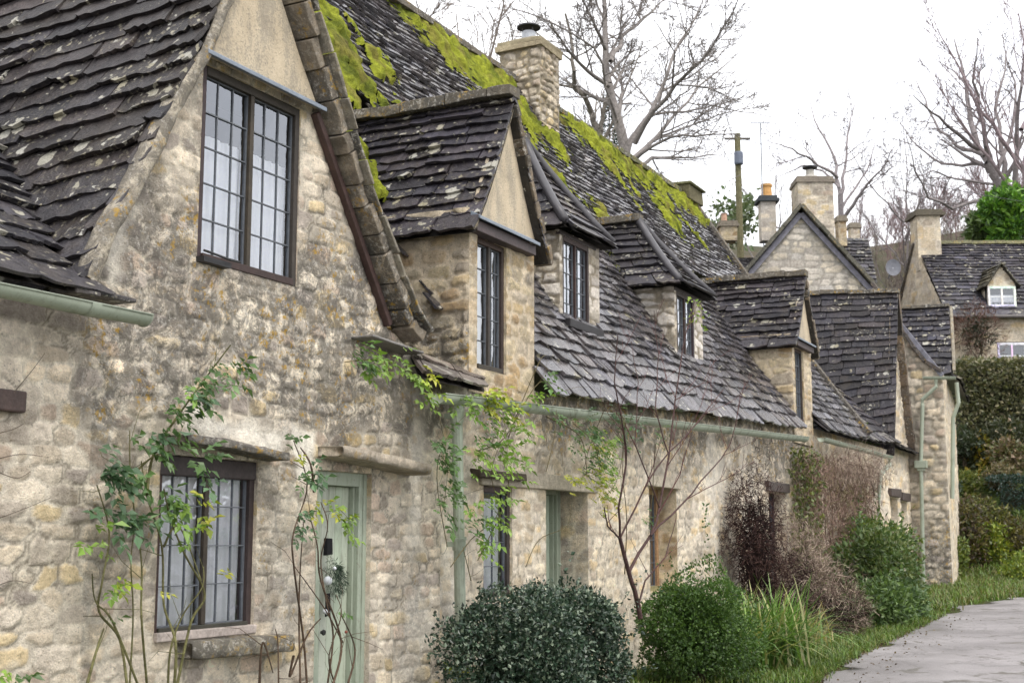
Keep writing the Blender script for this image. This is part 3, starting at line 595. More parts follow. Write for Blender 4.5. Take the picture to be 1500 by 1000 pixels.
PB = Patch((7.6, 5.25, eavez(7.6)-.02), (25.2, 5.25, eavez(25.2)-.02), (7.6, 8.75, rZ), (25.2, 8.75, rZ+.05), sag=.10, und=.05, sd=5)
DORM = [(10.05, 11.22, 5.3, 7.9), (13.1, 14.0, 6.03, 7.3), (16.5, 17.4, 5.93, 7.2), (20.6, 21.6, 5.3, 7.2)]
def clipRB(u, v):
    p = PB.at(np.array([u]), np.array([v]))[0]
    if p[0] < 11.30 and p[1] < 5.62 or p[0] < 9.98 and p[1] < 6.7: return False
    if 20.5 < p[0] < 21.68 and p[1] < 5.62: return False
    return not any(a < p[0] < b and c < p[1] < d for a, b, c, d in DORM)
slates('roof', PB, 52, .22, .027, cotB, 31, nx=4, clip=clipRB, base=(.066, .066, .080), lich=.34, warm=.35, under=False)
VIN = [(7.6, 1.2), (13.2, 1.05), (13.9, .93), (14.4, .89), (14.9, .82), (15.8, .76), (16.8, .76), (17.6, .80), (18.4, .90), (20, .86), (22, .87), (23.5, .86), (25.2, .86)]
def mossB(U, V, x, y):      # along the ridge in tongues, and a broken patch beside the first gable
    X = 7.6+x; n = fbm(x*1.1, y*.45, 71, 5)-.5; n2 = fbm(x*4.2, y*2.2, 72, 4)-.5; n3 = fbm(x*9, y*6, 75, 3)-.5
    ridge = (V-interp2(VIN, X))*1.0+n*.17+n2*.20+n3*.13-.25*((X > 17.1) & (X < 18.35) & (V > .86))
    p2 = .155-np.maximum(np.abs(X-10.3)/9.0-.08, 0)*1.6-np.abs(V-.68-.03*(X-10.3))*.55+n*.42+n2*.62+n3*.30-.10*(X > 12.6)
    line = .76-.125*(X-15.8); tong = .035-np.abs(V-line)*.9-.25*(X < 15.6)-.3*(X > 17.9)+n*.3+n2*.34
    t3 = .010-np.abs(V-(.80-.02*(X-21)))*.9-.3*(X < 19)+n*.42+n2*.40
    return np.maximum.reduce([ridge, p2, tong, t3])*5
def _wet(): 
    o = [c for c in cotB.children if c.name.startswith('roof') and 'moss' not in c.name][0]; o.data.materials[0] = M['wet']
def interp2(tab, X): a = np.array(tab); return np.interp(X, a[:, 0], a[:, 1])
_wet()
moss('roof_moss', PB, mossB, .026, .065, cotB, 41)
slab('ridge_stones', [(7.6, 8.78, rZ+.02), (16, 8.78, rZ+.06), (17.3, 8.78, rZ+.06)], .26, .09, (0, 1, 0), RIDGE, cotB, seg=.45, sd=12, wt=1)
slab('ridge_stones', [(18.2, 8.78, rZ+.03), (25.2, 8.78, rZ+.06)], .26, .09, (0, 1, 0), (.14, .15, .06), cotB, seg=.45, sd=13, wt=1)
slates('rear_roof', Patch((25.2, 12.2, 3), (7.6, 12.2, 3), (25.2, 8.8, rZ), (7.6, 8.8, rZ)), 20, .6, .03, cotB, 33, nx=3)
slab('verge_stones', [(25.22, 8.75, rZ+.12), (25.22, 7.4, 6.45), (25.22, 6.2, 4.75), (25.22, 5.3, 3.55)], .22, .13, (1, 0, 0), (.10, .09, .08), cotB, seg=.45, sd=14, wt=.8)
m = MB(); m.box((24.55, 8.5, rZ-.1), (25.4, 9.0, rZ+.18), (.13, .12, .075), j=.02); m.box((24.5, 8.45, rZ+.18), (25.45, 9.05, rZ+.24), (.11, .11, .06), j=.01); m.build('ridge_end_block', M['stone'], cotB, bevel=.02)
wall('end_gable_wall', (7.58, 12.1, 0), (0, -1, 0), 6.2, 2.6, rZ-.05, .06, 28, 'cream', cotB, clip=lambda u, z: z < rZ-.12-np.abs((12.1-u)-8.75)*1.56, sw=.3, shh=.13)
slates('rear_roof', Patch((7.6, 13, 2.9), (1, 13, 2.9), (7.6, 9.15, 6.45), (1, 9.15, 6.45)), 14, .6, .03, cotA, 34, nx=3)
gp = [at(640, 577, 5.17), at(1178, 640, 5.17)]
gutter(cotB, gp[0], gp[1], .075, joints=7)
pt = at(669, 600, 5.20); dp = downpipe(cotB, pt, at(676, 1000, 5.34), .045, name='downpipe')
m = MB(); m.lathe((pt.x, pt.y, pt.z-.12), [(.045, 0), (.052, .02), (.052, .1), (.062, .13), (.062, .2), (.05, .21)], 14, SAGE); m.build('gutter_outlet', M['paint'], cotB)
# chimney on the ridge
ch = masonry_box('chimney', (17.42, 8.36, 7.4), (18.10, 9.04, 9.02), .016, 44, 'grey', cotB, joint=.022, mort=(.30, .26, .19), sw=.20, shh=.115, rel=.035, wth_shade=.5)
m = MB(); m.box((17.36, 8.31, 9.00), (18.14, 9.09, 9.09), (.30, .26, .18), j=.01); m.box((17.38, 8.32, 9.09), (18.16, 9.08, 9.15), (.25, .22, .15), j=.01)
m.add([(17.40, 8.34, 9.15), (18.14, 8.34, 9.15), (18.14, 9.08, 9.15), (17.40, 9.08, 9.15), (17.62, 8.58, 9.27), (17.92, 8.58, 9.27), (17.92, 8.86, 9.27), (17.62, 8.86, 9.27)], [(0, 1, 5, 4), (1, 2, 6, 5), (2, 3, 7, 6), (3, 0, 4, 7), (4, 5, 6, 7)], None, (.27, .24, .17, .6))
m.build('chimney_cap', M['stone'], ch)
m = MB(); m.lathe((17.77, 8.72, 9.24), [(.11, 0), (.11, .16), (.10, .17)], 14, (.42, .44, .48)); 
for k in range(3): a = k*2.1; m.box((17.77+.1*math.cos(a)-.008, 8.72+.1*math.sin(a)-.008, 9.40), (17.77+.1*math.cos(a)+.008, 8.72+.1*math.sin(a)+.008, 9.48), (.05, .05, .05))
m.lathe((17.77, 8.72, 9.47), [(.19, 0), (.19, .02), (.1, .05), (0, .065)], 14, (.03, .03, .035)); m.build('cowl', M['metal'], ch)
# ---- dormers
def gabled_dormer(par, x0, x1, yf, z0, ez, az, win, pal, sd, yb, rows=13, roofbase=(.034, .032, .044), lich=1.1, courses=.11, axo=.0):
    xm = (x0+x1)/2+axo; ov = .13
    d = wall('dormer', (x0, yf, 0), (1, 0, 0), x1-x0, z0, az, .022, sd, pal, par, holes=[(win[0]-x0, win[2], win[1]-x0, win[3], .10)],
             clip=lambda u, z: (z < ez) | ((u+x0 > x0+(xm-x0)*(z-ez)/(az-ez)) & (u+x0 < x1-(x1-xm)*(z-ez)/(az-ez))), wth_shade=lambda u, z: .25+.3*sstep(.5, .7, fbm(u*2, z*2, sd)), sw=.26, shh=courses, rel=.016)
    wall('cheek', (x0, yb, 0), (0, -1, 0), yb-yf, z0, ez+.1, .017, sd+1, pal, d, wth_shade=lambda u, z: .12+.9*sstep(z0+1.15, z0+.5, z+.6*(fbm(u*2, z*2, sd+3, 4)-.5)), sw=.30, shh=courses*1.05, rel=.026, joint=.018)
    wall('cheek', (x1, yf, 0), (0, 1, 0), yb-yf, z0, ez+.1, .05, sd+2, pal, d, sw=.3, shh=courses)
    yo = yf-.11
    sl = (az-ez)/(xm-x0); e = ov
    PL = Patch((x0-e, yb+.4, ez-e*sl*.55), (x0-e, yo, ez-e*sl*.55), (xm, yb+.4, az+.07), (xm, yo, az+.05), sag=.05, und=.02, sd=sd)
    PR = Patch((x1+e, yo, ez-e*sl*.55), (x1+e, yb+.4, ez-e*sl*.55), (xm, yo, az+.05), (xm, yb+.4, az+.07), sag=.05, und=.02, sd=sd+1)
    slates('dormer_roof', PL, rows, .36, .030, d, sd, nx=6, base=roofbase, lich=lich, jit=1.1, warm=.3)
    slates('dormer_roof', PR, rows, .36, .030, d, sd+5, nx=4, base=roofbase, lich=lich, jit=1.1, warm=.3)
    slab('ridge_stones', [(xm, yb+.3, az+.09), (xm, yo-.02, az+.08)], .22, .10, (1, 0, 0), RIDGE, d, seg=.42, sd=sd, wt=1, j=.015)
    zb = ez-e*sl*.55
    f = lambda t: (xm+.03+(x1+e-xm)*t, yf-.035, az-.02+(zb-az)*t-.045*4*t*(1-t)*.9)
    slab('verge_stones', [f(t) for t in (0, .25, .5, .75, 1)], .17, .075, (0, 1, 0), (.23, .185, .135), d, seg=.16, sd=sd+2, cv=.5, wt=.9, j=.016)
    f = lambda t: (xm-.02-(xm-x0+e)*t+.05, yf-.05, az-.02+(zb-az)*t-.045*4*t*(1-t)*.9)
    rough_strip([f(t) for t in (0, .2, .4, .6, .8, .97)], .11, .06, (0, 1, 0), (.36, .31, .22), .03, .03, sd+3, name='mortar_fillet', parent=d, wt=.8)
    fl = (win[3]+.09-ez)
    flat_part('rendered_gable', [(x0+.02, yf-.032, win[3]+.16), (x1-.02, yf-.032, win[3]+.16), (x1-.12, yf-.032, ez+.15*sl), (xm, yf-.032, az-.01), (x0+.12, yf-.032, ez+.15*sl)], .03, (0, 1, 0), CREAM, M['plaster'], d)
    zt = win[3]+.10
    m = MB(); m.hexa([(x0-.04, yf-.13, zt), (x1-.12, yf-.13, zt-.01), (x1-.12, yf-.03, zt+.03), (x0-.04, yf-.03, zt+.03)], [(x0-.04, yf-.13, zt+.03), (x1-.12, yf-.13, zt+.02), (x1-.12, yf-.03, zt+.08), (x0-.04, yf-.03, zt+.08)], LEAD); m.build('lead_flashing', M['lead'], d, bevel=.005)
    m = MB(); m.box((x0-.02, yf-.09, win[3]), (x1-.14, yf+.03, zt), (.055, .04, .04), j=.004); m.build('lintel', M['wood'], d, bevel=.006)
    return d
d2 = gabled_dormer(cotB, 9.98, 11.27, 5.48, 2.86, 4.38, 5.62, (10.12, 10.68, 3.08, 4.26), 'ochre', 121, 7.7)
window(d2, (10.12, 5.48, 3.08), (1, 0, 0), .56, 1.18, [1, 3], 5, recess=.05, fr=.045, curtain=1, curt_top=.95, ccol=(.60, .62, .58))
d5 = gabled_dormer(cotB, 20.52, 21.68, 5.46, 3.1, 4.72, 5.80, (20.64, 21.16, 3.46, 4.62), 'ochre', 131, 7.3, rows=12, roofbase=(.036, .034, .044), lich=.75)
window(d5, (20.64, 5.46, 3.46), (1, 0, 0), .52, 1.16, [3], 5, recess=.05, fr=.045)
def hipped_dormer(par, x0, x1, yf, z0, ez, rx, ry, rz, win, sd, yb, pal='pale', mo=(.27, .24, .19)):
    d = wall('dormer', (x0, yf, 0), (1, 0, 0), x1-x0, z0, ez, .02, sd, pal, par, holes=[(win[0]-x0, win[2], win[1]-x0, win[3], .1)], sw=.3, shh=.12, rel=.014, joint=.02, mort=mo)
    wall('cheek', (x0, yb, 0), (0, -1, 0), yb-yf, z0, ez, .016, sd+1, pal, d, wth_shade=lambda u, z: .3+.5*sstep(z0+.7, z0+.2, z), sw=.30, shh=.115, rel=.03, joint=.022, mort=mo)
    wall('cheek', (x1, yf, 0), (0, 1, 0), yb-yf, z0, ez, .06, sd+2, pal, d, sw=.3, shh=.1)
    o = .15; A, B = (x0-o, yf-o, ez), (x1+o, yf-o, ez+.02); r = (rx, ry, rz)
    slates('dormer_roof', Patch((x0-o, yb+1.2, ez+.02), A, (rx, yb+1.2, rz), r, sag=.05, sd=sd), 9, .34, .03, d, sd, nx=5, lich=1.0, jit=1.1)
    slates('dormer_roof', Patch(A, B, (rx-.04, ry, rz), (rx+.04, ry, rz), sag=.06, sd=sd+1), 12, .26, .026, d, sd+1, nx=4, lich=.5, warm=.5)
    slates('dormer_roof', Patch(B, (x1+o, yb+1.2, ez+.02), r, (rx, yb+1.2, rz), sag=.05, sd=sd+2), 9, .4, .03, d, sd+2, nx=3, lich=.5)
    slab('ridge_stones', [(rx, yb+1.0, rz+.05), (rx, ry-.05, rz+.05)], .2, .1, (1, 0, 0), RIDGE, d, seg=.4, sd=sd, wt=.8)
    h = lambda t, E: Vector(r).lerp(Vector(E), t)+Vector((0, 0, .03-.05*4*t*(1-t)))
    m = MB(); m.tube([h(t, A) for t in (0, .25, .5, .75, .97)], .052, 8, (.055, .052, .058)); m.tube([h(t, B) for t in (0, .25, .5, .75, .97)], .05, 8, (.055, .052, .058)); m.build('lead_hip_roll', M['lead'], d, True)
    m = MB(); m.box((x0-.03, yf-.14, win[2]-.10), (win[1]+.1, yf+.02, win[2]), (.022, .02, .022), j=.006); m.build('window_sill', M['wood'], d, bevel=.01)
    m = MB(); m.box((x0+.0, yf-.012, win[3]), (x1, yf+.05, ez), (.05, .04, .04)); m.build('lintel', M['wood'], d)
    return d
d3 = hipped_dormer(cotB, 12.98, 14.08, 6.0, 3.55, 4.97, 13.55, 6.72, 6.22, (13.05, 13.78, 3.97, 4.92), 141, 7.3)
window(d3, (13.05, 6.0, 3.97), (1, 0, 0), .73, .95, [2, 3], 5, recess=.03, fr=.045, curtain=1, curt_top=.95, ccol=(.5, .52, .55))
d4 = hipped_dormer(cotB, 16.35, 17.48, 5.9, 3.5, 4.90, 17.0, 6.65, 6.0, (16.42, 17.12, 3.86, 4.85), 151, 7.1)
window(d4, (16.42, 5.9, 3.86), (1, 0, 0), .70, .99, [3, 3], 5, recess=.03, fr=.045)
# ============================================================ third cottage: tall dark cross gable
cotC = empty('stone_cottage', (26, 5.5, 0), 'stone cottage with tall dark slate cross gable beyond the last dormer', 'cottage', 'cottages of the stone terrace')
CL = [(3.3, 27.8), (6.8, 28.78)]; CR = [(3.3, 30.15), (4.2, 29.75), (6.8, 28.92)]
wall('wall', (21.66, 5.5, 0), (1, 0, 0), 8.6, -.3, 6.8, .042, 13, 'cream', cotC,
     holes=[(6.25, .3, 7.0, 2.45, .3), (7.35, .3, 8.0, 2.4, .3), (7.05, 4.55, 7.3, 5.1, .2)],
     clip=lambda u, z: np.where(z < 3.42, u < 8.5, (u+21.66 > interp(CL, z)) & (u+21.66 < interp(CR, z))), wth_shade=lambda u, z: .2+.5*sstep(.5, .65, fbm(u, z, 55, 4)), sw=.34, shh=.14, rel=.02)
for a, b, z in ((27.75, 28.8, 2.47), (28.9, 29.8, 2.42)): m = MB(); m.box((a, 5.42, z), (b, 5.6, z+.17), (.06, .045, .04), j=.01); m.build('lintel', M['wood'], cotC, bevel=.01)
m = MB(); m.box((28.0, 5.72, .2), (28.6, 5.8, 2.45), (.20, .20, .18)); m.build('door', M['wood'], cotC)
slates('gable_roof', Patch((27.35, 8.6, 2.7), (27.74, 5.34, 3.3), (28.72, 8.6, 7.02), (28.85, 5.34, 6.84), sag=.05, sd=14), 23, .42, .028, cotC, 51, nx=4, base=(.026, .025, .034), lich=.5, warm=.4)
slates('gable_roof', Patch((30.3, 5.34, 3.3), (30.4, 8.6, 2.7), (28.87, 5.34, 6.84), (28.74, 8.6, 7.02), sag=.05, sd=15), 16, .5, .03, cotC, 52, nx=3)
slab('ridge_stones', [(28.74, 8.5, 7.05), (28.86, 5.3, 6.88)], .2, .09, (1, 0, 0), RIDGE, cotC, seg=.45, sd=21, wt=1)
slab('verge_stones', [(28.95, 5.43, 6.85), (29.3, 5.43, 5.7), (29.8, 5.43, 4.25), (30.2, 5.43, 3.4)], .2, .12, (0, 1, 0), (.17, .13, .10), cotC, seg=.35, sd=22, wt=.8)
slates('roof', Patch((21.68, 5.25, 3.34), (27.95, 5.25, 3.52), (21.68, 7.3, 5.6), (27.95, 7.3, 5.7), sag=.05, sd=16), 16, .33, .026, cotC, 53, nx=4, base=(.045, .044, .056), lich=.5)
slates('eaves_slates', Patch((27.9, 5.25, 3.44), (30.1, 5.25, 3.44), (27.9, 5.52, 3.62), (30.1, 5.52, 3.62), und=.01), 2, .4, .03, cotC, 54, nx=4)
gutter(cotC, at(1203, 641, 5.17), at(1303, 668, 5.17), .062, joints=3)
pp = [at(1303, 668, 5.17), at(1303, 680, 5.19), at(1290, 694, 5.16), at(1288, 706, 5.16), at(1287, 800, 5.16)]; downpipe(cotC, pp[0], pp[-1], .048, path=pp)
TONE = .86
# ============================================================ fourth cottage, stepping forward
cotD = empty('stone_cottage', (31, 5, .4), 'stone cottage end stepping forward at the row end with two sage downpipes', 'cottage', 'cottages of the stone terrace')
ud = Vector((.1, -1, 0)).normalized(); OD = Vector((30.04, 6.1, 0)); WD = 1.41; co_ = OD+ud*WD
VD = [(0, 7.3), (.42, 6.62), (.62, 6.15), (.9, 5.66), (1.15, 5.35), (1.41, 5.22)]
wall('wall', OD, ud, WD, -.2, 7.3, .034, 14, 'grey', cotD, clip=lambda u, z: z < interp(VD, u), wth_shade=lambda u, z: .15+1.0*sstep(2.9, .9, z+.8*(fbm(u*2, z, 57, 4)-.5)), sw=.30, shh=.16, rel=.035, joint=.022, mort=(.40, .37, .31))
uf = Vector((.9936, .113, 0)); wall('front_wall', co_, uf, 6, -.2, 5.2, .05, 15, 'cream', cotD, sw=.35, shh=.16, rel=.02)
slab('verge_stones', [OD+ud*u+Vector((-.03, 0, z+.03)) for u, z in VD], .16, .08, (1, 0, 0), (.08, .07, .07), cotD, seg=.3, sd=24, wt=.4)
slab('barge_board', [OD+ud*u+Vector((-.04, 0, z-.07)) for u, z in VD[1:]], .05, .10, (1, 0, 0), (.21, .21, .25), cotD, seg=3, sd=25, mat=M['wood'], j=.003, wt=0)
slates('roof', Patch((30.15, 6.8, 5.25), (30.30, 4.50, 5.22), (31.5, 6.9, 6.95), (31.5, 4.70, 6.88), sag=.03, sd=17), 12, .36, .028, cotD, 61, nx=4, base=(.026, .026, .038), lich=.9)
slates('roof', Patch((31.6, 4.55, 5.2), (37, 5.1, 5.2), (31.6, 6.5, 6.9), (37, 7, 6.9), sag=.03, sd=18), 12, .4, .028, cotD, 62, nx=3)
slab('ridge_stones', [(31.5, 6.9, 6.98), (31.5, 4.68, 6.93)], .2, .08, (1, 0, 0), RIDGE, cotD, seg=.4, sd=26, wt=1)
rough_strip([(30.30, 4.47, 5.27), (30.9, 4.55, 6.05), (31.5, 4.65, 6.9)], .07, .06, (0, 1, 0), (.33, .30, .24), .06, .03, 5, name='mortar_fillet', parent=cotD, wt=.6)
qa = atx(1352, 552, 29.98); qb = atx(1400, 552, 30.05); gutter(cotD, qa, qb, .06, joints=1)
t0 = atx(1371, 556, 29.98); t1 = atx(1351, 585, 29.98); t2 = atx(1349, 676, 29.98); t3 = atx(1353, 863, 29.98)
downpipe(cotD, t0, t3, .042, path=[t0, t0+Vector((0, 0, -.15)), t1, t1+Vector((0, 0, -.12)), t2, t3]); m = MB(); m.box((29.88, t2.y-.13, t2.z-.14), (30.06, t2.y+.13, t2.z+.02), SAGE); m.box((29.92, t2.y-.08, t2.z-.2), (30.02, t2.y+.08, t2.z-.14), SAGE); m.build('hopper', M['paint'], cotD, bevel=.01); m = MB(); m.box((29.93, t3.y-.06, t3.z-.02), (30.03, t3.y+.06, t3.z+.05), (.5, .52, .5)); m.build('downpipe_shoe', M['paint'], cotD, bevel=.01)
s0 = atx(1401, 560, 30.6); s1 = atx(1404, 590, 30.6); s2 = atx(1396, 612, 30.6); s3 = atx(1395, 730, 30.6)
downpipe(cotD, s0, s3, .045, path=[s0, s1, s2, s3])
# ------------------------------------------------------------ ground, road, hill
def sm(a, b, x): t = np.clip((np.asarray(x, float)-a)/(b-a), 0, 1); return t*t*(3-2*t)
def g(x, y):
    x = np.asarray(x, float); y = np.asarray(y, float)
    return -.10+.022*np.minimum(x, 60)+sm(33.5, 46, x)*5.2*sm(-30, 2, y)+sm(56, 135, x+.3*np.maximum(y, 0))*(19.5+4*sm(30, 12, y)+3.5*(fbm(x*.02, y*.02, 5, 3)-.5))*sm(-140, 0, y)+sm(12, 40, y)*3.5
def gz(x, y): return float(g(np.array(x), np.array(y)))
def hit(px, py, dz=0):
    r = ray(px, py); t = 2.
    while t < 400:
        p = r*t+Vector((0, 0, EYE))
        if p.z < gz(p.x, p.y)+dz: return p
        t += .05+t*.002
    return r*400
def nl(a, b, n, k): t = np.linspace(0, 1, n); return a+(b-a)*t**k
xs = np.concatenate([-nl(40, 0, 20, .6)[::1], np.linspace(.6, 40, 66), nl(41, 420, 80, 1.6)]); xs = np.unique(np.round(xs, 3))
ys = np.concatenate([-nl(0, 260, 45, 1.8)[::-1], nl(.3, 260, 70, 1.8)]); ys = np.unique(np.round(ys, 3))
XX, YY = np.meshgrid(xs, ys); ZZ = g(XX, YY)-.0; n_ = fbm(XX*.7, YY*.7, 3, 4)
ii = np.arange(XX.size).reshape(XX.shape); Q = np.stack([ii[:-1, :-1], ii[:-1, 1:], ii[1:, 1:], ii[1:, :-1]], -1).reshape(-1, 4)
def m_ground():
    m, t = mat('turf_and_soil'); n = N(t); p = geo(n); a = n.noise(p, .9, 6, .6); b = n.noise(p, 13, 5, .7)
    c = n.mix(n.ramp(a, .42, .58), (.055, .085, .022), (.075, .058, .036)); c = n.mix(n.ramp(b, .45, .6), c, (.04, .05, .018))
    sx = n.n('ShaderNodeSeparateXYZ'); n.l(p, sx.inputs[0]); f = n.ramp(n.math('MULTIPLY', sx.outputs[0], .01), .5, .62)
    c = n.mix(f, c, n.mix(n.ramp(n.noise(p, .35, 6, .7), .4, .6), (.085, .068, .050), (.052, .056, .030)))
    pbr(n, c, .95, b, .8, .05, .1); return m
ground = tag(mesh_np('ground', np.stack([XX, YY, ZZ], -1).reshape(-1, 3), Q, m_ground(), None, True), kind='structure')
E1 = [hit(x, y) for x, y in ((1178, 1006), (1205, 985), (1240, 966), (1290, 942), (1335, 922), (1372, 903), (1405, 888), (1450, 880), (1500, 875))]
le = [Vector((-30, 2.7, 0)), Vector((0, 2.8, 0)), Vector((6, 2.85, 0))]+E1+[Vector((E1[-1].x+1.0, E1[-1].y-1.6, 0)), Vector((E1[-1].x+1.4, -6, 0)), Vector((E1[-1].x+1.4, -30, 0))]
re_ = [Vector((-30, -1.8, 0)), Vector((0, -1.7, 0)), Vector((6, -1.6, 0))]+[Vector((p.x, -1.5, 0)) for p in E1[:-2]]+[Vector((E1[-3].x+.2, -1.8, 0)), Vector((E1[-3].x+.5, -2.6, 0)), Vector((E1[-3].x+.5, -4, 0)), Vector((E1[-3].x+.5, -8, 0)), Vector((E1[-3].x+.5, -30, 0))]
V = []; K = 24; m_ = 0
def dens(a):
    o = []
    for p, q in zip(a, a[1:]): o += [p.lerp(q, i/10) for i in range(10)]
    return o+[a[-1]]
L1, R1 = dens(le), dens(re_)
for i, (a, b) in enumerate(zip(L1, R1)):
    for k in range(K+1):
        p = a.lerp(b, k/K)
        if k == 0: wv = float(fbm(np.array(p.x*1.5), np.array(3.), 4, 4)-.5)*1.1; p.y += wv
        V.append((p.x, p.y, gz(p.x, p.y)+.008+.03*math.sin(math.pi*k/K)+.015*float(fbm(np.array(p.x*.8), np.array(p.y*.8), 9, 3)-.5)))
ii = np.arange(len(V)).reshape(-1, K+1); Q = np.stack([ii[:-1, 1:], ii[:-1, :-1], ii[1:, :-1], ii[1:, 1:]], -1).reshape(-1, 4)
def m_road():
    m, t = mat('worn_tarmac'); n = N(t); p = geo(n); a = n.noise(p, .8, 6, .65, .4); b = n.noise(p, 90, 3, .7); w_ = n.noise(p, 2.3, 5, .6, 1.2)
    c = n.mix(n.ramp(a, .35, .65), (.165, .152, .150), (.285, .268, .268)); c = n.mix(1, c, n.ramp(b, .3, .7, (.75, .75, .75, 1), (1.2, 1.2, 1.2, 1)), 'MULTIPLY')
    c = n.mix(n.ramp(w_, .57, .66), c, (.11, .10, .085)); cr = n.ramp(n.math('ABSOLUTE', n.math('SUBTRACT', n.noise(p, 1.1, 7, .6, .8), .5)), 0, .012, (1, 1, 1, 1), (0, 0, 0, 1))
    c = n.mix(n.math('MULTIPLY', cr, .6), c, (.07, .065, .06)); pbr(n, c, n.ramp(a, .4, .6, (.55,)*3+(1,), (.75,)*3+(1,)), b, .5, .012, .4); return m
road = tag(mesh_np('road', V, Q, m_road(), None, True), kind='structure')
TONE = .74
# ============================================================ houses beyond
def quad_frame(o, ud): ud = Vector(ud).normalized(); return Vector(o), ud, Vector((-ud.y, ud.x, 0)), Vector((0, 0, 1))
# grey gabled house facing the camera
gabE = empty('gabled_house', tuple(atd(1178, 500, 42))[:2]+(6,), 'grey stone gabled house end with bargeboards behind the row', 'house', 'houses beyond the terrace')
cE = atd(1178, 500, 42); uE = Vector((math.sin(AL), -math.cos(AL), 0)); nE = Vector((-uE.y, uE.x, 0))
def zE(y, d=42): return atd(1178, y, d).z
top = zE(302); hw = 3.35; ez = top-hw*1.15; OE = Vector((cE.x, cE.y, 0))-uE*hw
wall('wall', OE, uE, 2*hw, 4.0, top, .038, 16, 'pale', gabE, joint=.03, mort=(.40, .38, .35), clip=lambda u, z: z < top-.05-np.abs(u-hw)*1.15, sw=.45, shh=.2, rel=.02, wth_shade=lambda u, z: .1+0*u)
E_ = lambda u, y, z: Vector((cE.x, cE.y, z))+uE*u+nE*y
for s in (-1, 1):
    a, b = E_(s*(hw+.25), -.22, ez-.25), E_(s*(hw+.25), 9, ez-.25); c, d = E_(0, -.22, top+.08), E_(0, 9, top+.08)
    slates('roof', Patch(*( (b, a, d, c) if s < 0 else (a, b, c, d)), sag=.02, sd=30+s), 16, .4, .04, gabE, 71+s, nx=3, base=(.034, .034, .044), lich=.6)
    slab('verge_stones', [c+Vector((0, 0, .06)), a+Vector((0, 0, .06))], .22, .12, nE, (.085, .085, .07), gabE, seg=.4, sd=31+s, wt=.5)
    slab('barge_board', [E_(0, -.12, top-.12), E_(s*(hw+.2), -.12, ez-.38)], .05, .17, nE, (.17, .165, .20), gabE, seg=9, sd=33, mat=M['wood'], j=.001, wt=0)
def chimney(par, px0, px1, py0, py1, d, pal, sd, dep=.9, cap=.10, name='chimney', rel=.02, capc=(.2, .18, .15), cowl=False, pots=0, wth_shade=.3, turn=0):
    """shaft square to the line of sight; py0 top, py1 foot"""
    a, b = atd(px0, py1, d), atd(px1, py1, d); t = atd(px0, py0, d).z; W = (b-a).length; c = (a+b)/2+nE*dep/2; z0 = a.z
    o = masonry_box(name, (c.x-W/2, c.y-dep/2, z0), (c.x+W/2, c.y+dep/2, t), .05, sd, pal, par, rel=rel, wth_shade=wth_shade, sw=.35, shh=.17, rot=((c.x, c.y), math.atan2(uE.y, uE.x)+turn))
    R = lambda x, y, z: c+Vector((0, 0, z-c.z))+uE*x+nE*y; m = MB(); h = .11
    for (e, z) in ((cap, t-.02), (cap*.4, t+h-.02)): m.hexa([R(-W/2-e, -dep/2-e, z), R(W/2+e, -dep/2-e, z), R(W/2+e, dep/2+e, z), R(-W/2-e, dep/2+e, z)], [R(-W/2-e, -dep/2-e, z+h), R(W/2+e, -dep/2-e, z+h), R(W/2+e, dep/2+e, z+h), R(-W/2-e, dep/2+e, z+h)], capc)
    m.build('chimney_cap', M['stone'], o)
    return o, R, t+2*h, W
co1, R, t, W = chimney(gabE, 1172, 1224, 262, 372, 46, 'grey', 81, 1.1, cap=.06, capc=(.2, .18, .155))
m = MB(); q = R(-.05, 0, t); m.lathe(q, [(.32, -.05), (.26, .12), (.15, .16), (.15, .34)], 12, (.42, .40, .36)); m.build('chimney_pot', M['plain'], co1)
m = MB(); m.lathe(q, [(.10, .34), (.12, .42), (.27, .42), (.27, .47), (0, .55)], 12, (.03, .03, .035)); m.build('cowl', M['metal'], co1)
# lower house with a clay pot to its left
lowE = empty('slate_roofed_house', tuple(atd(1090, 380, 48))[:2]+(6,), 'low dark slate roof with pale rendered chimney and orange clay pot', 'house', 'houses beyond the terrace')
a, b = atd(1040, 395, 47), atd(1168, 395, 47); c, d = a+nE*3+Vector((0, 0, 1.05)), b+nE*3+Vector((0, 0, 1.05))
slates('roof', Patch(a, b, c, d, sd=36), 9, .4, .04, lowE, 75, nx=3, base=(.036, .035, .044)); 
slates('roof', Patch(b+nE*6, a+nE*6, d, c, sd=36), 9, .4, .04, lowE, 76, nx=3)
wall('wall', Vector((a.x, a.y, 0))+nE*.2, uE, (b-a).length, 4, a.z, .12, 17, 'pale', lowE)
co2, R, t, W = chimney(lowE, 1116, 1138, 292, 352, 48, 'pale', 82, .55, .12, capc=(.06, .07, .08), rel=.006, wth_shade=.1)
m = MB(); m.lathe(R(0, 0, t), [(.24, -.05), (.20, .05), (.18, .35), (.21, .37), (.21, .46), (.15, .47), (.15, .3)], 14, (.48, .27, .10)); m.build('chimney_pot', M['plain'], co2)
co3, R, t, W = chimney(lowE, 1056, 1080, 330, 352, 50, 'ochre', 83, .6, .08)
m = MB(); m.lathe(R(-.12, 0, t), [(.12, -.03), (.10, .3), (.13, .32)], 10, (.45, .28, .2)); m.build('chimney_pot', M['plain'], co3)
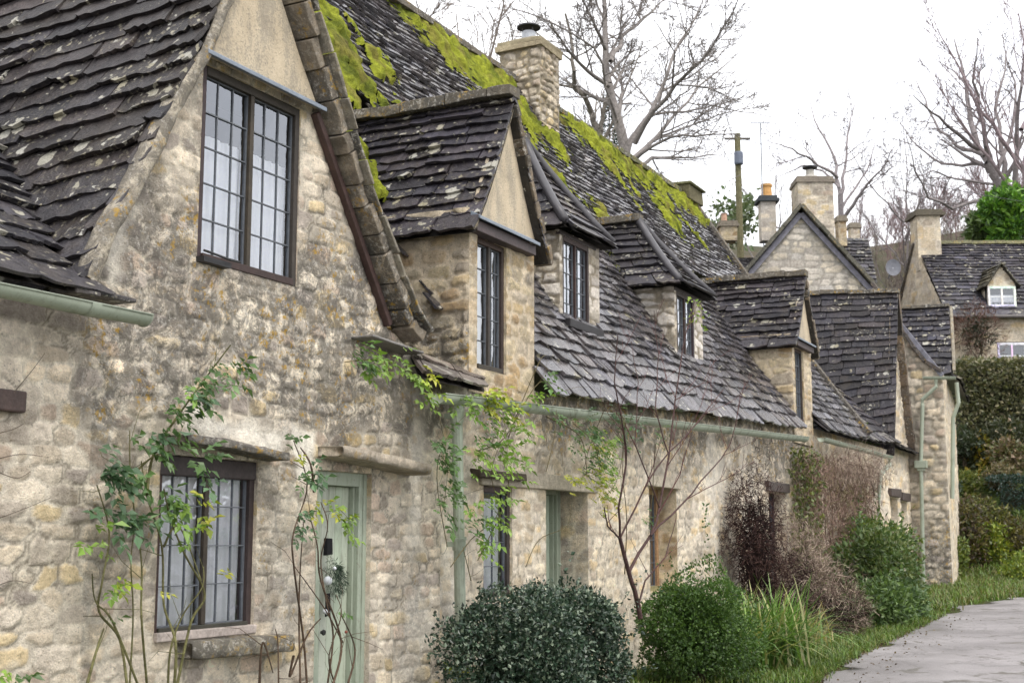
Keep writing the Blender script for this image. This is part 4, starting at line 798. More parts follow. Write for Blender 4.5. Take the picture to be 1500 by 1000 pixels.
# roof and stub chimneys right of the gable
rE = empty('slate_roofed_house', tuple(atd(1262, 380, 52))[:2]+(6,), 'dark slate roof slope with stub chimneys just right of the grey gable', 'house', 'houses beyond the terrace')
a, b = atd(1215, 440, 50), atd(1290, 440, 50); c, d = atd(1215, 350, 53), atd(1272, 350, 53)
slates('roof', Patch(a, b, c, d, sd=38), 16, .4, .04, rE, 77, nx=3, base=(.034, .034, .044), lich=.7)
wall('wall', Vector((a.x, a.y, 0))+nE*.2, uE, (b-a).length, 4, a.z, .12, 18, 'pale', rE)
chimney(rE, 1229, 1241, 322, 360, 49, 'ochre', 84, .5, .06); chimney(rE, 1247, 1260, 332, 356, 56, 'grey', 85, .5, .06)
# cream house with white dormer
hF = empty('cream_house', tuple(atd(1400, 500, 47))[:2]+(6.3,), 'cream stone house with white framed dormer above the tall hedge', 'house', 'houses beyond the terrace')
A = atd(1384, 455, 46); A.z = 0; uF = (Vector((uE.x, uE.y, 0))+nE*-.02).normalized(); gF = (nE*1.0-uE*.07).normalized()
ezF = atd(1384, 458, 46).z; wall('wall', A, uF, 8, 5.5, ezF+.05, .06, 19, 'cream', hF, holes=[(1.72, 7.4, 2.75, 8.32, .12)], sw=.4, shh=.2, rel=.015)
GL = 5.0; rz = atd(1345, 357, 48.5).z
B0 = A+gF*GL
# gable wall: from the back corner to the front corner
wall('gable_wall', B0, -gF, GL, 5.5, rz+.1, .06, 20, 'cream', hF, clip=lambda u, z: z < rz+.05-np.abs(u-GL/2)*((rz-ezF)/(GL/2)), sw=.4, shh=.2, rel=.008, wth_shade=lambda u, z: .12+.2*sstep(.5, .7, fbm(u, z, 3)))
Z = lambda p, z: Vector((p.x, p.y, z)); mid = A+gF*GL/2
slates('roof', Patch(Z(A-gF*.25, ezF-.15), Z(A-gF*.25+uF*8, ezF-.15), Z(mid+uF*.1, rz+.08), Z(mid+uF*8, rz+.08), sd=40), 22, .36, .035, hF, 91, nx=3, base=(.032, .032, .046), lich=.55)
slates('roof', Patch(Z(B0+gF*.25+uF*8, ezF-.15), Z(B0+gF*.25, ezF-.15), Z(mid+uF*8, rz+.08), Z(mid, rz+.08), sd=40), 12, .5, .035, hF, 92, nx=3)
slab('verge_stones', [Z(mid, rz+.1), Z(B0+gF*.2-uF*.05, ezF)], .16, .10, uF, (.10, .09, .085), hF, seg=.4, sd=41)
slab('ridge_stones', [Z(mid+uF*.7, rz+.12), Z(mid+uF*8, rz+.12)], .2, .12, gF, (.26, .26, .14), hF, seg=.45, sd=42, wt=.6)
ch_c = mid+uF*.42; cF = masonry_box('chimney', (ch_c.x-.42, ch_c.y-.45, rz-1.0), (ch_c.x+.42, ch_c.y+.45, rz+1.05), .06, 86, 'cream', hF, rel=.006, wth_shade=.3, sw=.5, shh=.4, rot=((ch_c.x, ch_c.y), math.atan2(uF.y, uF.x)))
m = MB(); 
for e, z in ((.12, rz+1.03), (.05, rz+1.15)): 
    P_ = [ch_c+uF*(sx*(.42+e))+gF*(sy*(.45+e)) for sx, sy in ((-1, -1), (1, -1), (1, 1), (-1, 1))]; m.hexa([Z(p, z) for p in P_], [Z(p, z+.12) for p in P_], (.11, .10, .08))
m.build('chimney_cap', M['stone'], cF)
# its dormer
WHITE = (.78, .79, .80)
dx = (atd(1461, 430, 46)-Z(A, 0)).dot(uF)+.2; dO = A+uF*(dx-.48)+gF*.10; zb, zt = atd(1461, 449, 46).z, atd(1461, 418, 46).z; za = atd(1461, 386, 46).z
dm = wall('dormer', dO, uF, .96, zb, za, .06, 23, 'cream', hF, holes=[(.03, zb+.03, .93, zt-.0, .08)], clip=lambda u, z: z < za-np.abs(u-.48)*((za-zt)/.56), rel=.006)
wall('cheek', dO+gF*2, -gF, 2, zb, zt+.05, .1, 24, 'cream', dm, rel=.006)
window(dm, Vector((dO.x, dO.y, zb))+uF*0.0, uF, .96, zt-zb, [1, 1], 2, recess=-.03, fr=.07, fc=WHITE, curtain=1, curt_top=.6, lead=.03, leadc=WHITE, room=.4)
for s in (-1, 1):
    e0 = Z(dO+uF*(.48+s*.62)-gF*.14, zt-.06); e1 = Z(dO+uF*(.48+s*.62)+gF*2.2, zt-.06); r0 = Z(dO+uF*.48-gF*.14, za+.06); r1 = Z(dO+uF*.48+gF*2.2, za+.06)
    slates('dormer_roof', Patch(*((e1, e0, r1, r0) if s < 0 else (e0, e1, r0, r1)), und=.01), 6, .3, .04, dm, 93+s, nx=3, base=(.07, .068, .05))
window(hF, Vector((A.x, A.y, 7.4))+uF*1.74, uF, .99, .9, [1, 1], 2, recess=.03, fr=.07, fc=WHITE, lead=.03, leadc=WHITE)
m = MB(); p0 = Z(A+uF*-.05-gF*.3, ezF-.18); m.tube([p0, p0+uF*8], .06, 8, (.10, .09, .09)); m.build('gutter', M['metal'], hF)
# satellite dish on the gable
m = MB(); q = atd(1308, 392, 47); 
for i, (r0, dd) in enumerate(((.02, .0), (.18, .02), (.30, .06), (.36, .10))):
    pass
ringv = [q+Vector((math.cos(a)*r_*.9*uE.x, math.cos(a)*r_*.9*uE.y, math.sin(a)*r_))-nE*(r_*r_*.5) for r_ in (.01, .17, .30) for a in [2*math.pi*k/16 for k in range(16)]]
m.add(ringv, [(j*16+i, j*16+(i+1) % 16, (j+1)*16+(i+1) % 16, (j+1)*16+i) for j in range(2) for i in range(16)], None, (.15, .155, .18)); m.tube([q, q+nE*.6-Vector((0, 0, .25))], .03, 6, (.3, .3, .33))
m.build('satellite_dish', M['metal'], hF)
# utility pole
pl = empty('utility_pole', (0, 0, 0), 'weathered wooden utility pole with transformer box rising behind the roofs', 'utility pole')
b = atd(1084, 345, 52); t = atd(1080, 196, 52); m = MB(); m.tube([Vector((b.x, b.y, gz(b.x, b.y)-.5)), t], [.16, .12], 10, (.15, .14, .08)); m.build('pole', M['bark'], pl)
m = MB(); q = atd(1082, 232, 51.8); m.lathe(q-Vector((0, 0, .25)), [(0, 0), (.16, 0), (.18, .05), (.18, .45), (.16, .5), (0, .5)], 12, (.12, .14, .19)); m.build('transformer', M['metal'], pl)
m = MB(); m.tube([t-uE*.5-Vector((0, 0, .2)), t+uE*.5-Vector((0, 0, .2))], .05, 6, (.12, .11, .1)); m.build('crossarm', M['wood'], pl)
for k, (dx_, dz_) in enumerate(((-26, 3), (24, -2))):
    mm = MB(); e = t+uE*dx_+nE*6+Vector((0, 0, dz_)); mm.tube([t.lerp(e, i/14)-Vector((0, 0, 2.2*4*(i/14)*(1-i/14)*.35+.15)) for i in range(15)], .012, 4, (.05, .05, .055)); mm.build('wire', M['metal'], pl)
am = empty('aerial_mast', (0, 0, 0), 'thin aerial mast beside the utility pole', 'aerial'); b = atd(1117, 300, 48.5); t = atd(1114, 180, 48.5)
m = MB(); m.tube([b-Vector((0, 0, 2)), t], .025, 6, (.3, .32, .36)); m.build('mast', M['metal'], am)
m = MB(); m.tube([t-uE*.35, t+uE*.35], .018, 5, (.3, .32, .36))
for k in range(6): q = t+uE*(-.32+.128*k); m.tube([q-nE*.2-Vector((0, 0, .12)), q+nE*.2+Vector((0, 0, .12))], .010, 4, (.3, .32, .36))
m.build('antenna', M['metal'], am)

# ============================================================ plants
def leaf_mesh(name, C, D, L, W, col, mat_, parent=None, fold=.15, flat=None):
    C = np.asarray(C, float); n = len(C); D = np.asarray(D, float); D = D/np.maximum(1e-6, np.linalg.norm(D, axis=1))[:, None]
    rs = np.random.RandomState(n % 9973+3); rv = rs.randn(n, 3) if flat is None else flat+rs.randn(n, 3)*.35
    S = np.cross(D, rv); S /= np.maximum(1e-6, np.linalg.norm(S, axis=1))[:, None]; Nn = np.cross(S, D)
    L = np.broadcast_to(L, (n,))[:, None]; W = np.broadcast_to(W, (n,))[:, None]
    V = np.stack([C, C+D*L*.45+S*W*.5+Nn*W*fold, C+D*L-Nn*W*fold, C+D*L*.45-S*W*.5+Nn*W*fold], 1).reshape(-1, 3)
    Q = np.arange(4*n).reshape(-1, 4); c = np.repeat(np.concatenate([np.asarray(col), np.zeros((n, 1))], 1), 4, 0)
    return mesh_np(name, V, Q, mat_, parent, False, c)
def pick(pal, n, rs, var=.25):
    p = np.array(pal); return p[rs.randint(0, len(p), n)]*(1-var+2*var*rs.rand(n))[:, None]
def bush(name, label, cat, c, rad, n, L, W, pal, sd, lobes=70, lr=.22, mat_='leaf', group=None, core=(.02, .028, .012), zmin=None, boxy=1., klo=.78, khi=.94, flat=1., dirup=.2, stems=True, twig=False, out=.9, shell=.70, shoots=.05, wav=1.):
    rs = np.random.RandomState(sd); c = np.array(c, float); rad = np.array(rad, float); root = empty(name, tuple(c-np.array((0, 0, rad[2]))), label, cat, group)
    d = rs.randn(lobes, 3); d[:, 2] = d[:, 2]*flat+.15; d /= np.linalg.norm(d, axis=1)[:, None]
    d = np.sign(d)*np.abs(d)**boxy*(1 if boxy == 1 else .86); k = klo+(khi-klo)*rs.rand(lobes); LC = c+d*rad*k[:, None]; mr = float(np.mean(rad)); LR = mr*lr*(1.2+.9*rs.rand(lobes))
    i = rs.randint(0, lobes, n); dd = rs.randn(n, 3)+d[i]*.8; dd /= np.linalg.norm(dd, axis=1)[:, None]
    P = LC[i]+dd*(LR[i]*(shell+(1.05-shell)*rs.rand(n)))[:, None]; q_ = (P-c)/rad
    wv = 1+.34*(fbm(q_[:, 0]*1.7+sd, q_[:, 2]*1.7+q_[:, 1]*1.3, sd, 3)-.5)*2*.8*wav; P = c+(P-c)*wv[:, None]
    ns = max(8, lobes//5); sh = rs.randint(0, lobes, ns); k_ = rs.rand(n) < shoots; j_ = rs.randint(0, ns, n); tt = rs.rand(n)     # stray shoots
    sd_ = d[sh]+rs.randn(ns, 3)*.25+np.array((0, 0, .35)); P = np.where(k_[:, None], LC[sh[j_]]+sd_[j_]*(LR[sh[j_]]*(.6+1.3*tt))[:, None]+rs.randn(n, 3)*.012, P)
    if zmin is not None: P[:, 2] = np.maximum(P[:, 2], zmin+rs.rand(n)*.1)
    D = dd*out+rs.randn(n, 3)*.7+np.array((0, 0, dirup))
    leaf_mesh('twigs' if twig else 'foliage', P, D, L*(.6+.8*rs.rand(n)), W*(.7+.6*rs.rand(n)), pick(pal, n, rs, .35), M[mat_], root)
    # inner branches and shaded inner foliage
    m = int(n*.25); dd = rs.randn(m, 3); dd /= np.linalg.norm(dd, axis=1)[:, None]; P = c+dd*rad*(.78*rs.rand(m)**.4)[:, None]
    if zmin is not None: P[:, 2] = np.maximum(P[:, 2], zmin+rs.rand(m)*.1)
    leaf_mesh('inner_foliage', P, rs.randn(m, 3), L*1.6, W*2.0, pick(pal if not twig else [core], m, rs, .3), M[mat_], root)
    if stems:
        s = MB(); b = c-np.array((0, 0, rad[2]+.05))
        for q in range(7): e = c+(rs.rand(3)-.5)*rad*1.1; s.tube([Vector(b+(rs.rand(3)-.5)*rad*(.25, .25, 0)), Vector((b+e)/2+(rs.rand(3)-.5)*.1*mr), Vector(e)], [.022*mr+.008, .012*mr+.006, .008], 5, (.09, .07, .05))
        s.build('stem', M['bark'], root)
    return root
MINR = .011
class Seg:
    def __init__(s): s.a = []; s.b = []; s.r = []; s.q = []
    def add(s, p, q, r0, r1): s.a.append(tuple(p)); s.b.append(tuple(q)); s.r.append(r0); s.q.append(r1)
    def build(s, name, mat_, parent, col, k=5, var=.2):
        A = np.array(s.a); B = np.array(s.b); n = len(A); d = B-A; d /= np.maximum(1e-9, np.linalg.norm(d, axis=1))[:, None]
        ref = np.where(np.abs(d[:, 2:3]) < .9, np.array([[0, 0, 1.]]), np.array([[1., 0, 0]])); u = np.cross(d, ref); u /= np.linalg.norm(u, axis=1)[:, None]; v = np.cross(d, u)
        t = 2*np.pi*np.arange(k)/k; ring = u[:, None]*np.cos(t)[None, :, None]+v[:, None]*np.sin(t)[None, :, None]
        V = np.concatenate([A[:, None]+ring*np.array(s.r)[:, None, None], B[:, None]+ring*np.array(s.q)[:, None, None]], 1).reshape(-1, 3)
        i = np.arange(n)[:, None]*2*k+np.arange(k)[None]; j = np.arange(n)[:, None]*2*k+((np.arange(k)+1) % k)[None]
        Q = np.stack([i, j, j+k, i+k], -1).reshape(-1, 4); rs = np.random.RandomState(5); c = np.tile(np.array(tuple(col)+(0,)), (n, 1)); c[:, :3] *= (1-var+2*var*rs.rand(n))[:, None]
        return mesh_np(name, V, Q, mat_, parent, True, np.repeat(c, 2*k, 0))
def limb(S, pts, r0, r1, lvl, R, kids=6, ln=.5, up=.25, wob=.08, T=None, spread=(30, 60), tip=1.):
    """a tapering limb through pts that throws out smaller ones; S: list of Seg, the stoutest first"""
    pts = [Vector(p) for p in pts]; L = sum((q-p).length for p, q in zip(pts, pts[1:])); fine = [pts[0]]
    for p, q in zip(pts, pts[1:]):
        n = max(1 if lvl < 2 else 2, int((q-p).length/(L/(10, 10, 8, 5, 4)[min(4, 4-lvl)])+.5)) if T else max(2, int((q-p).length/(L/10)+.5)); 
        for i in range(1, n+1): fine.append(p.lerp(q, i/n)+Vector((R.gauss(0, 1), R.gauss(0, 1), R.gauss(0, 1)))*(wob*L*.06 if i < n else 0))
    m = len(fine)-1; sg = S[min(len(S)-1, 0 if T is None else T)]
    for i in range(m): sg.add(fine[i], fine[i+1], r0+(r1-r0)*i/m, r0+(r1-r0)*(i+1)/m)
    if lvl <= 0: return
    for k in range(kids):
        t = .18+.82*(k+R.random())/kids; i = min(m-1, int(t*m)); p = fine[i].lerp(fine[i+1], R.random()); d = (fine[i+1]-fine[i]).normalized()
        ang = math.radians(R.uniform(*spread)); ax = d.cross(Vector((R.gauss(0, 1), R.gauss(0, 1), R.gauss(0, 1)))).normalized()
        nd = (Matrix.Rotation(ang, 3, ax) @ d+Vector((0, 0, up*R.random()))).normalized(); l = L*ln*(1.15-.65*t)*R.uniform(.6, 1.2)*tip
        rr = (r0+(r1-r0)*t)*.55; q1 = p+nd*l*.5; nd2 = (nd+Vector((R.gauss(0, .22), R.gauss(0, .22), R.gauss(0, .15)+up*.5))).normalized()
        limb(S, [p, q1, q1+nd2*l*.5], rr, max(rr*.3, MINR), lvl-1, R, max(4, kids-1), ln, up, wob, 1, spread)
def bare_tree(name, label, cat, limbs, col, sd, lvl=3, kids=6, ln=.5, up=.25, group=None, spread=(28, 58), wob=.1, k=4, base=None, tcol=None):
    R = random.Random(sd); b = base or limbs[0][0][0]; root = empty(name, tuple(b), label, cat, group); S = [Seg(), Seg()]
    for pts, r0, r1, kk in limbs: limb(S, pts, r0, r1, lvl if kk is None else kk, R, kids, ln, up, wob, 0, spread)
    S[0].build('trunk', M['bark'], root, tcol or col, 7, .08); S[1].build('branches', M['bark'], root, col, k); return root
# ---- the big bare ash behind the ridge
d0 = 44
def TP(l, dd): return [atd(x, y, d0+dd*i/max(1, len(l)-1)) for i, (x, y) in enumerate(l)]
base = atd(917, 250, d0); foot = Vector((base.x, base.y, gz(base.x, base.y)-.3))
BL = [([foot, base, atd(917, 237, d0)], .32, .28, 0),
      (TP([(917, 237), (910, 195), (895, 141), (887, 105), (886, 45), (884, -10), (880, -60)], 1), .20, .045, 3),
      (TP([(892, 126), (862, 105), (838, 81), (820, 55), (805, 30)], -3), .08, .02, 3),
      (TP([(917, 245), (922, 210), (952, 168), (970, 129), (985, 84), (1012, 39), (1030, 0)], 3), .12, .02, 3),
      (TP([(930, 210), (958, 162), (988, 126), (1027, 90), (1060, 39), (1081, 0)], -4), .09, .018, 3),
      (TP([(917, 245), (946, 216), (988, 168), (1024, 126), (1081, 78)], 5), .09, .015, 3),
      (TP([(925, 240), (940, 225), (970, 207), (1000, 198), (1078, 196)], -2), .07, .014, 2),
      (TP([(917, 250), (934, 249), (955, 231), (1000, 231), (1057, 228)], 4), .09, .015, 2),
      (TP([(895, 90), (910, 54), (955, 18), (985, -10)], 3), .09, .02, 3),
      (TP([(887, 72), (868, 30), (850, -6)], -3), .07, .02, 3), (TP([(905, 180), (870, 70), (790, 25), (740, 10)], -6), .05, .012, 2)]
bare_tree('bare_ash_tree', 'tall bare winter tree with dark forked trunk behind the mossy ridge', 'tree', BL, (.22, .20, .19), 3, 2, 9, .48, .12, base=foot)
p = atd(884, 250, 46); BL = [([Vector((p.x, p.y, gz(p.x, p.y)-.3)), p, atd(880, 216, 46), atd(869, 180, 46), atd(856, 141, 45.5), atd(841, 105, 45), atd(839, 75, 45), atd(828, 20, 45)], .18, .04, 3),
      ([atd(876, 210, 46), atd(886, 150, 46.5), atd(898, 128, 47)], .1, .05, 1), ([atd(871, 190, 46), atd(850, 180, 45), atd(822, 178, 44)], .06, .02, 2)]
bare_tree('bare_ash_tree', 'slimmer bare tree beside the chimney, leaning left of the big trunk', 'tree', BL, (.20, .18, .155), 5, 2, 7, .5, .2)
# conifer sapling between them
p = atd(893, 245, 47); r = empty('conifer', (p.x, p.y, gz(p.x, p.y)), 'narrow dark conifer between the two big bare trunks', 'tree'); rs = np.random.RandomState(4)
n = 1500; t = rs.rand(n)**.7; P = np.stack([np.full(n, p.x), np.full(n, p.y), p.z-.5+3.2*(1-t)*1.0], 1); a = rs.rand(n)*6.28; rr = t*.62*(.4+.6*rs.rand(n)); D = np.stack([np.cos(a), np.sin(a), -.1+0*a], 1); P[:, :2] += D[:, :2]*rr[:, None]
leaf_mesh('crown', P, D+rs.randn(n, 3)*.3, .20, .045, pick([(.03, .05, .035), (.045, .07, .045)], n, rs), M['leaf'], r); m = MB(); m.tube([Vector((p.x, p.y, gz(p.x, p.y)-.2)), Vector((p.x, p.y, p.z+2.5))], [.12, .02], 6, (.07, .06, .05)); m.build('trunk', M['bark'], r)
def upright(px, py0, py1, d, sd, label, lvl=3, kids=7, col=(.15, .13, .125), r0=.14, ln=.5, spread=(22, 50), group=None, lean=0, fork=3, up=.3, name='bare_tree'):
    R = random.Random(sd); b = atd(px, py0, d); gz_ = gz(b.x, b.y); f = Vector((b.x, b.y, min(gz_, b.z)-.2)); t = atd(px+lean, py1, d); H = t.z-f.z
    m1 = f.lerp(t, .35)+Vector((R.gauss(0, .02), R.gauss(0, .02), 0))*H; L_ = [([f, m1, f.lerp(t, .7)+Vector((R.gauss(0, .02)*H, R.gauss(0, .02)*H, 0)), t], r0, r0*.15, None)]
    for k in range(fork):
        a = R.random()*6.28; h = R.uniform(.30, .72); s = f.lerp(t, h); w_ = Vector((math.cos(a), math.sin(a), 0)); L_.append(([s, s+w_*H*.12+Vector((0, 0, H*.14)), s+w_*H*.24+Vector((0, 0, H*.40*R.uniform(.7, 1.1)))], r0*.55, r0*.08, None))
    return bare_tree(name, label, 'tree', L_, col, sd, lvl, kids, ln, up, group, spread, base=f)
upright(668, 300, 20, 36, 33, 'fine bare treetops showing above the mossy ridge left of the chimney', 3, 7, (.20, .17, .15), .10, .5, fork=4)
upright(745, 330, 25, 40, 34, 'faint bare treetop just behind the stone chimney', 2, 7, (.19, .17, .15), .08, .5, fork=3)
d0 = 62
f0 = atd(1485, 345, d0); f0 = Vector((f0.x, f0.y, gz(f0.x, f0.y)-.3)); DK = (.23, .205, .205)
BL = [([f0, atd(1484, 330, d0), atd(1462, 262, d0), atd(1448, 238, d0)], .36, .26, 1)]+[(TP(l, dd), a, b, 4) for l, dd, a, b in (
    ([(1448, 238), (1432, 215), (1420, 160), (1412, 110), (1398, 58)], 2, .19, .03), ([(1434, 218), (1395, 190), (1365, 165), (1338, 140)], -4, .12, .02), ([(1442, 228), (1400, 213), (1368, 175), (1342, 118)], 4, .11, .02),
    ([(1452, 245), (1440, 180), (1425, 120), (1432, 55)], -3, .15, .02), ([(1470, 262), (1465, 200), (1462, 140), (1477, 66)], 3, .14, .02), ([(1484, 300), (1490, 220), (1492, 150), (1502, 60)], -2, .16, .03),
    ([(1450, 290), (1395, 306), (1360, 290), (1340, 250), (1328, 200)], -5, .10, .015), ([(1460, 250), (1480, 200), (1487, 120), (1468, 48)], 5, .12, .02), ([(1440, 240), (1380, 240), (1345, 215), (1318, 180)], 2, .09, .015), ([(1456, 270), (1400, 262), (1366, 250), (1330, 262)], -2, .07, .012))]
bare_tree('bare_tree', 'large spreading bare tree with dark curving limbs above the cream house', 'tree', BL, DK, 35, 4, 6, .42, .10, base=f0, spread=(25, 60), wob=.14, k=3)
f0 = atd(1238, 400, d0); f0 = Vector((f0.x, f0.y, gz(f0.x, f0.y)-.3))
BL = [([f0, atd(1236, 345, d0), atd(1231, 285, d0)], .20, .13, 0)]+[(TP(l, dd), a, b, 4) for l, dd, a, b in (
    ([(1231, 285), (1222, 230), (1200, 190), (1186, 148)], 2, .10, .015), ([(1235, 322), (1262, 282), (1290, 250), (1312, 212)], -3, .10, .015), ([(1231, 290), (1240, 230), (1245, 180), (1254, 148)], 3, .09, .015),
    ([(1227, 260), (1190, 235), (1150, 215), (1122, 205)], -3, .08, .012), ([(1230, 275), (1205, 250), (1178, 242), (1135, 262)], 3, .07, .012), ([(1233, 305), (1270, 250), (1286, 196)], 2, .07, .012))]
bare_tree('bare_tree', 'slender pale bare tree behind the tall pale chimney', 'tree', BL, (.25, .225, .23), 31, 4, 5, .42, .15, base=f0, spread=(25, 60), wob=.12, k=3)
upright(1492, 370, 20, 60, 37, 'purple brown bare tree at the picture edge behind the bright evergreen', 4, 6, (.25, .20, .21), .19, .46, (14, 38), fork=6, up=.5)
upright(1322, 395, 170, 70, 38, 'thin bare tree standing up from the wooded hillside', 4, 5, (.17, .15, .15), .09, .45, fork=6)
upright(1138, 400, 235, 75, 39, 'small hazy bare tree between the clay pot chimney and the gable', 2, 6, (.24, .22, .22), .10, .5, fork=3)
# bare scrub woodland on the hill: copies of three
prot = [upright(1300, 400, 330, 80, 60+k, 'x', 3, 6, [(.15, .12, .11), (.16, .14, .11), (.19, .13, .13)][k], .07, .50, (14, 42), fork=5, up=.5, name='bare_scrub_tree') for k in range(3)]
R = random.Random(12); k = 0
for px in range(1244, 1530, 10):
    for row, (d, dx) in enumerate(((68, 0), (82, 5), (97, 2))):
        x = px+dx+R.uniform(-4, 4); q = atd(x, 400, d+R.uniform(-4, 4)); z = gz(q.x, q.y)
        if k < 3: o = prot[k]; kids = []
        else:
            s = prot[k % 3]; o = s.copy(); link(o)
            for c in s.children: cc = c.copy(); sc.collection.objects.link(cc); cc.parent = o; cc.matrix_parent_inverse = c.matrix_parent_inverse.copy()
        o.location = (q.x, q.y, z-.2); o.rotation_euler = (0, 0, R.uniform(0, 6.28)); h = R.uniform(.46, .70)*(1.0 if x < 1330 else 1.3); o.scale = (h, h, h*R.uniform(.9, 1.15))
        tag(o, 'thin bare scrub tree in the thicket on the hillside behind the cream house', 'tree', 'bare scrub trees on the hillside', 'thing'); k += 1
HG = [(.05, .075, .03), (.075, .095, .04), (.10, .105, .06), (.04, .06, .028)]
def far_bush(px, py, d, wpx, hpx, n, L, pal, sd, label, name='bush', cat='shrub', group=None, lobes=50, lr=.22, W=None, mat_='leaf', **k):
    c = atd(px, py, d); return bush(name, label, cat, tuple(c), (wpx/2/F*d, wpx/2/F*d*.8, hpx/2/F*d), n, L, W or L*.6, pal, sd, lobes, lr, mat_, group, **k)
far_bush(1482, 318, 58, 80, 66, 2600, .30, [(.10, .22, .03), (.15, .28, .04), (.06, .14, .03)], 1, 'bright green evergreen tree above the cream house roof', 'evergreen_tree', 'tree')
far_bush(1440, 335, 60, 46, 36, 1100, .26, [(.10, .15, .05), (.07, .11, .04)], 2, 'dull green bush left of the bright evergreen', 'evergreen_tree', 'tree')
far_bush(1080, 322, 60, 56, 76, 420, .26, [(.10, .14, .07), (.14, .17, .10)], 6, 'thin green shrub around the foot of the utility pole', lobes=26, lr=.3)
far_bush(1052, 350, 58, 40, 30, 300, .22, [(.08, .10, .05), (.13, .14, .09)], 7, 'small leafy bush left of the utility pole', lobes=18, lr=.3)
far_bush(1432, 490, 45.2, 74, 70, 1500, .22, [(.10, .045, .04), (.13, .07, .055)], 8, 'reddish bare climber on the cream house wall', 'wall_climber', 'climber', W=.02, twig=True, lobes=40)
# clipped hedge
def box_leaves(name, label, cat, O, u, w_, dp, z0, z1, n, L, W, pal, sd, mat_='leaf', group=None, top=.1):
    rs = np.random.RandomState(sd); O = Vector(O); u = Vector(u).normalized(); v = Vector((-u.y, u.x, 0)); root = empty(name, (O.x, O.y, z0), label, cat, group)
    a = rs.rand(n)*w_; b = rs.rand(n)*dp; z = z0+(z1-z0)*rs.rand(n); f = rs.rand(n); N_ = np.zeros((n, 3)); ua, va = np.array(u), np.array(v)
    fr = f < .6; tp = (f >= .6) & (f < .9); b[fr] = .12*rs.rand(fr.sum())**2*dp; z[tp] = z1-.15*rs.rand(tp.sum())**2; N_[fr] = -va; N_[tp] = (0, 0, 1); N_[~fr & ~tp] = (0, 0, .3)
    lump = (fbm(a*1.3, z*1.3, sd, 3)-.5)*.5; b = b+lump*fr; z = z+(fbm(a*1.1, b*1.1, sd+2, 3)-.5)*top*4*tp
    P = np.array(O)+ua*a[:, None]+va*b[:, None]; P[:, 2] = z
    leaf_mesh('foliage', P, N_*.8+rs.randn(n, 3)*.7, L*(.6+.8*rs.rand(n)), W, pick(pal, n, rs, .35), M[mat_], root)
    m = MB(); m.box((.35, .35, z0), (w_-.35, dp-.3, z1-.35), (.03, .03, .018), (Vector((O.x, O.y, 0)), u, v, Vector((0, 0, 1))), j=.1); m.build('inner_branches', M['bark'], root); return root
hA = atd(1399, 600, 39); box_leaves('clipped_hedge', 'tall clipped olive green hedge in front of the cream house', 'hedge', (hA.x, hA.y, 0), uE, 5.2, 2.2, 4.0, atd(1400, 524, 39).z, 9000, .15, .09, [(.15, .15, .08), (.11, .115, .06), (.19, .17, .10), (.09, .10, .05)], 3)
hB = hit(1464, 764); box_leaves('clipped_hedge', 'low dark blue green hedge block at the right edge', 'hedge', (hB.x, hB.y, 0), uE, 2.2, 1.0, hB.z-.1, hB.z+60/F*hB.length, 3500, .08, .05, [(.025, .05, .04), (.035, .06, .05)], 4)
far_bush(1446, 690, 38.5, 84, 84, 1600, .13, [(.30, .24, .03), (.36, .26, .05), (.18, .19, .03)], 9, 'golden yellow shrub in front of the tall hedge', lobes=40, lr=.26)
far_bush(1418, 725, 37, 50, 60, 900, .11, [(.10, .13, .03), (.16, .17, .04)], 10, 'olive shrub below the golden one')
far_bush(1415, 790, 33.5, 62, 110, 1500, .11, [(.10, .08, .04), (.08, .10, .03), (.14, .12, .04), (.07, .05, .035)], 14, 'brownish leafy shrub beside the last cottage corner')
far_bush(1452, 800, 33.6, 52, 60, 1500, .11, [(.20, .25, .03), (.26, .27, .04), (.12, .17, .03)], 15, 'yellow green shrub in the border beyond the road')
far_bush(1488, 800, 33.8, 60, 74, 1500, .10, [(.10, .09, .035), (.16, .14, .04), (.07, .06, .03)], 16, 'mottled brown green shrub right of the yellow green one')
far_bush(1400, 815, 31.8, 30, 50, 600, .10, [(.14, .17, .03), (.09, .13, .03)], 17, 'small green shrub at the foot of the corner wall')
far_bush(1385, 705, 36, 40, 60, 500, .11, [(.03, .05, .03), (.04, .06, .03)], 18, 'dark bush behind the corner wall')
far_bush(1500, 835, 30.8, 70, 34, 1200, .09, [(.22, .26, .04), (.14, .2, .04)], 19, 'low bright green border plants at the road bend')
far_bush(1478, 668, 37.5, 60, 44, 900, .12, [(.22, .16, .11), (.14, .11, .06), (.10, .11, .04)], 21, 'brown dry ferns on the bank right of the golden shrub')
far_bush(1412, 655, 38.3, 50, 50, 900, .12, [(.035, .05, .025), (.05, .06, .03)], 22, 'dark shrub at the left foot of the tall hedge')
far_bush(1478, 640, 38.6, 90, 40, 1100, .12, [(.04, .05, .025), (.06, .065, .03)], 24, 'dark filler bush standing in for shade along the foot of the tall hedge')  # added bush, its dark colour stands in for the hedge's own shade
far_bush(1440, 768, 35, 66, 56, 1300, .11, [(.09, .10, .03), (.16, .16, .04), (.07, .06, .03)], 25, 'mixed olive shrub behind the yellow green border shrub')
far_bush(1492, 772, 35.5, 40, 40, 700, .11, [(.12, .17, .04), (.08, .12, .03)], 26, 'small green mound below the blue green hedge block')
far_bush(1470, 700, 36.8, 50, 30, 800, .11, [(.16, .13, .08), (.10, .10, .04), (.2, .16, .09)], 28, 'brown and green ground plants on the bank above the blue green hedge')
far_bush(1396, 760, 34.5, 40, 80, 900, .11, [(.07, .06, .035), (.10, .09, .04)], 27, 'tall dark twiggy shrub tight against the corner of the last cottage')
rs = np.random.RandomState(8)
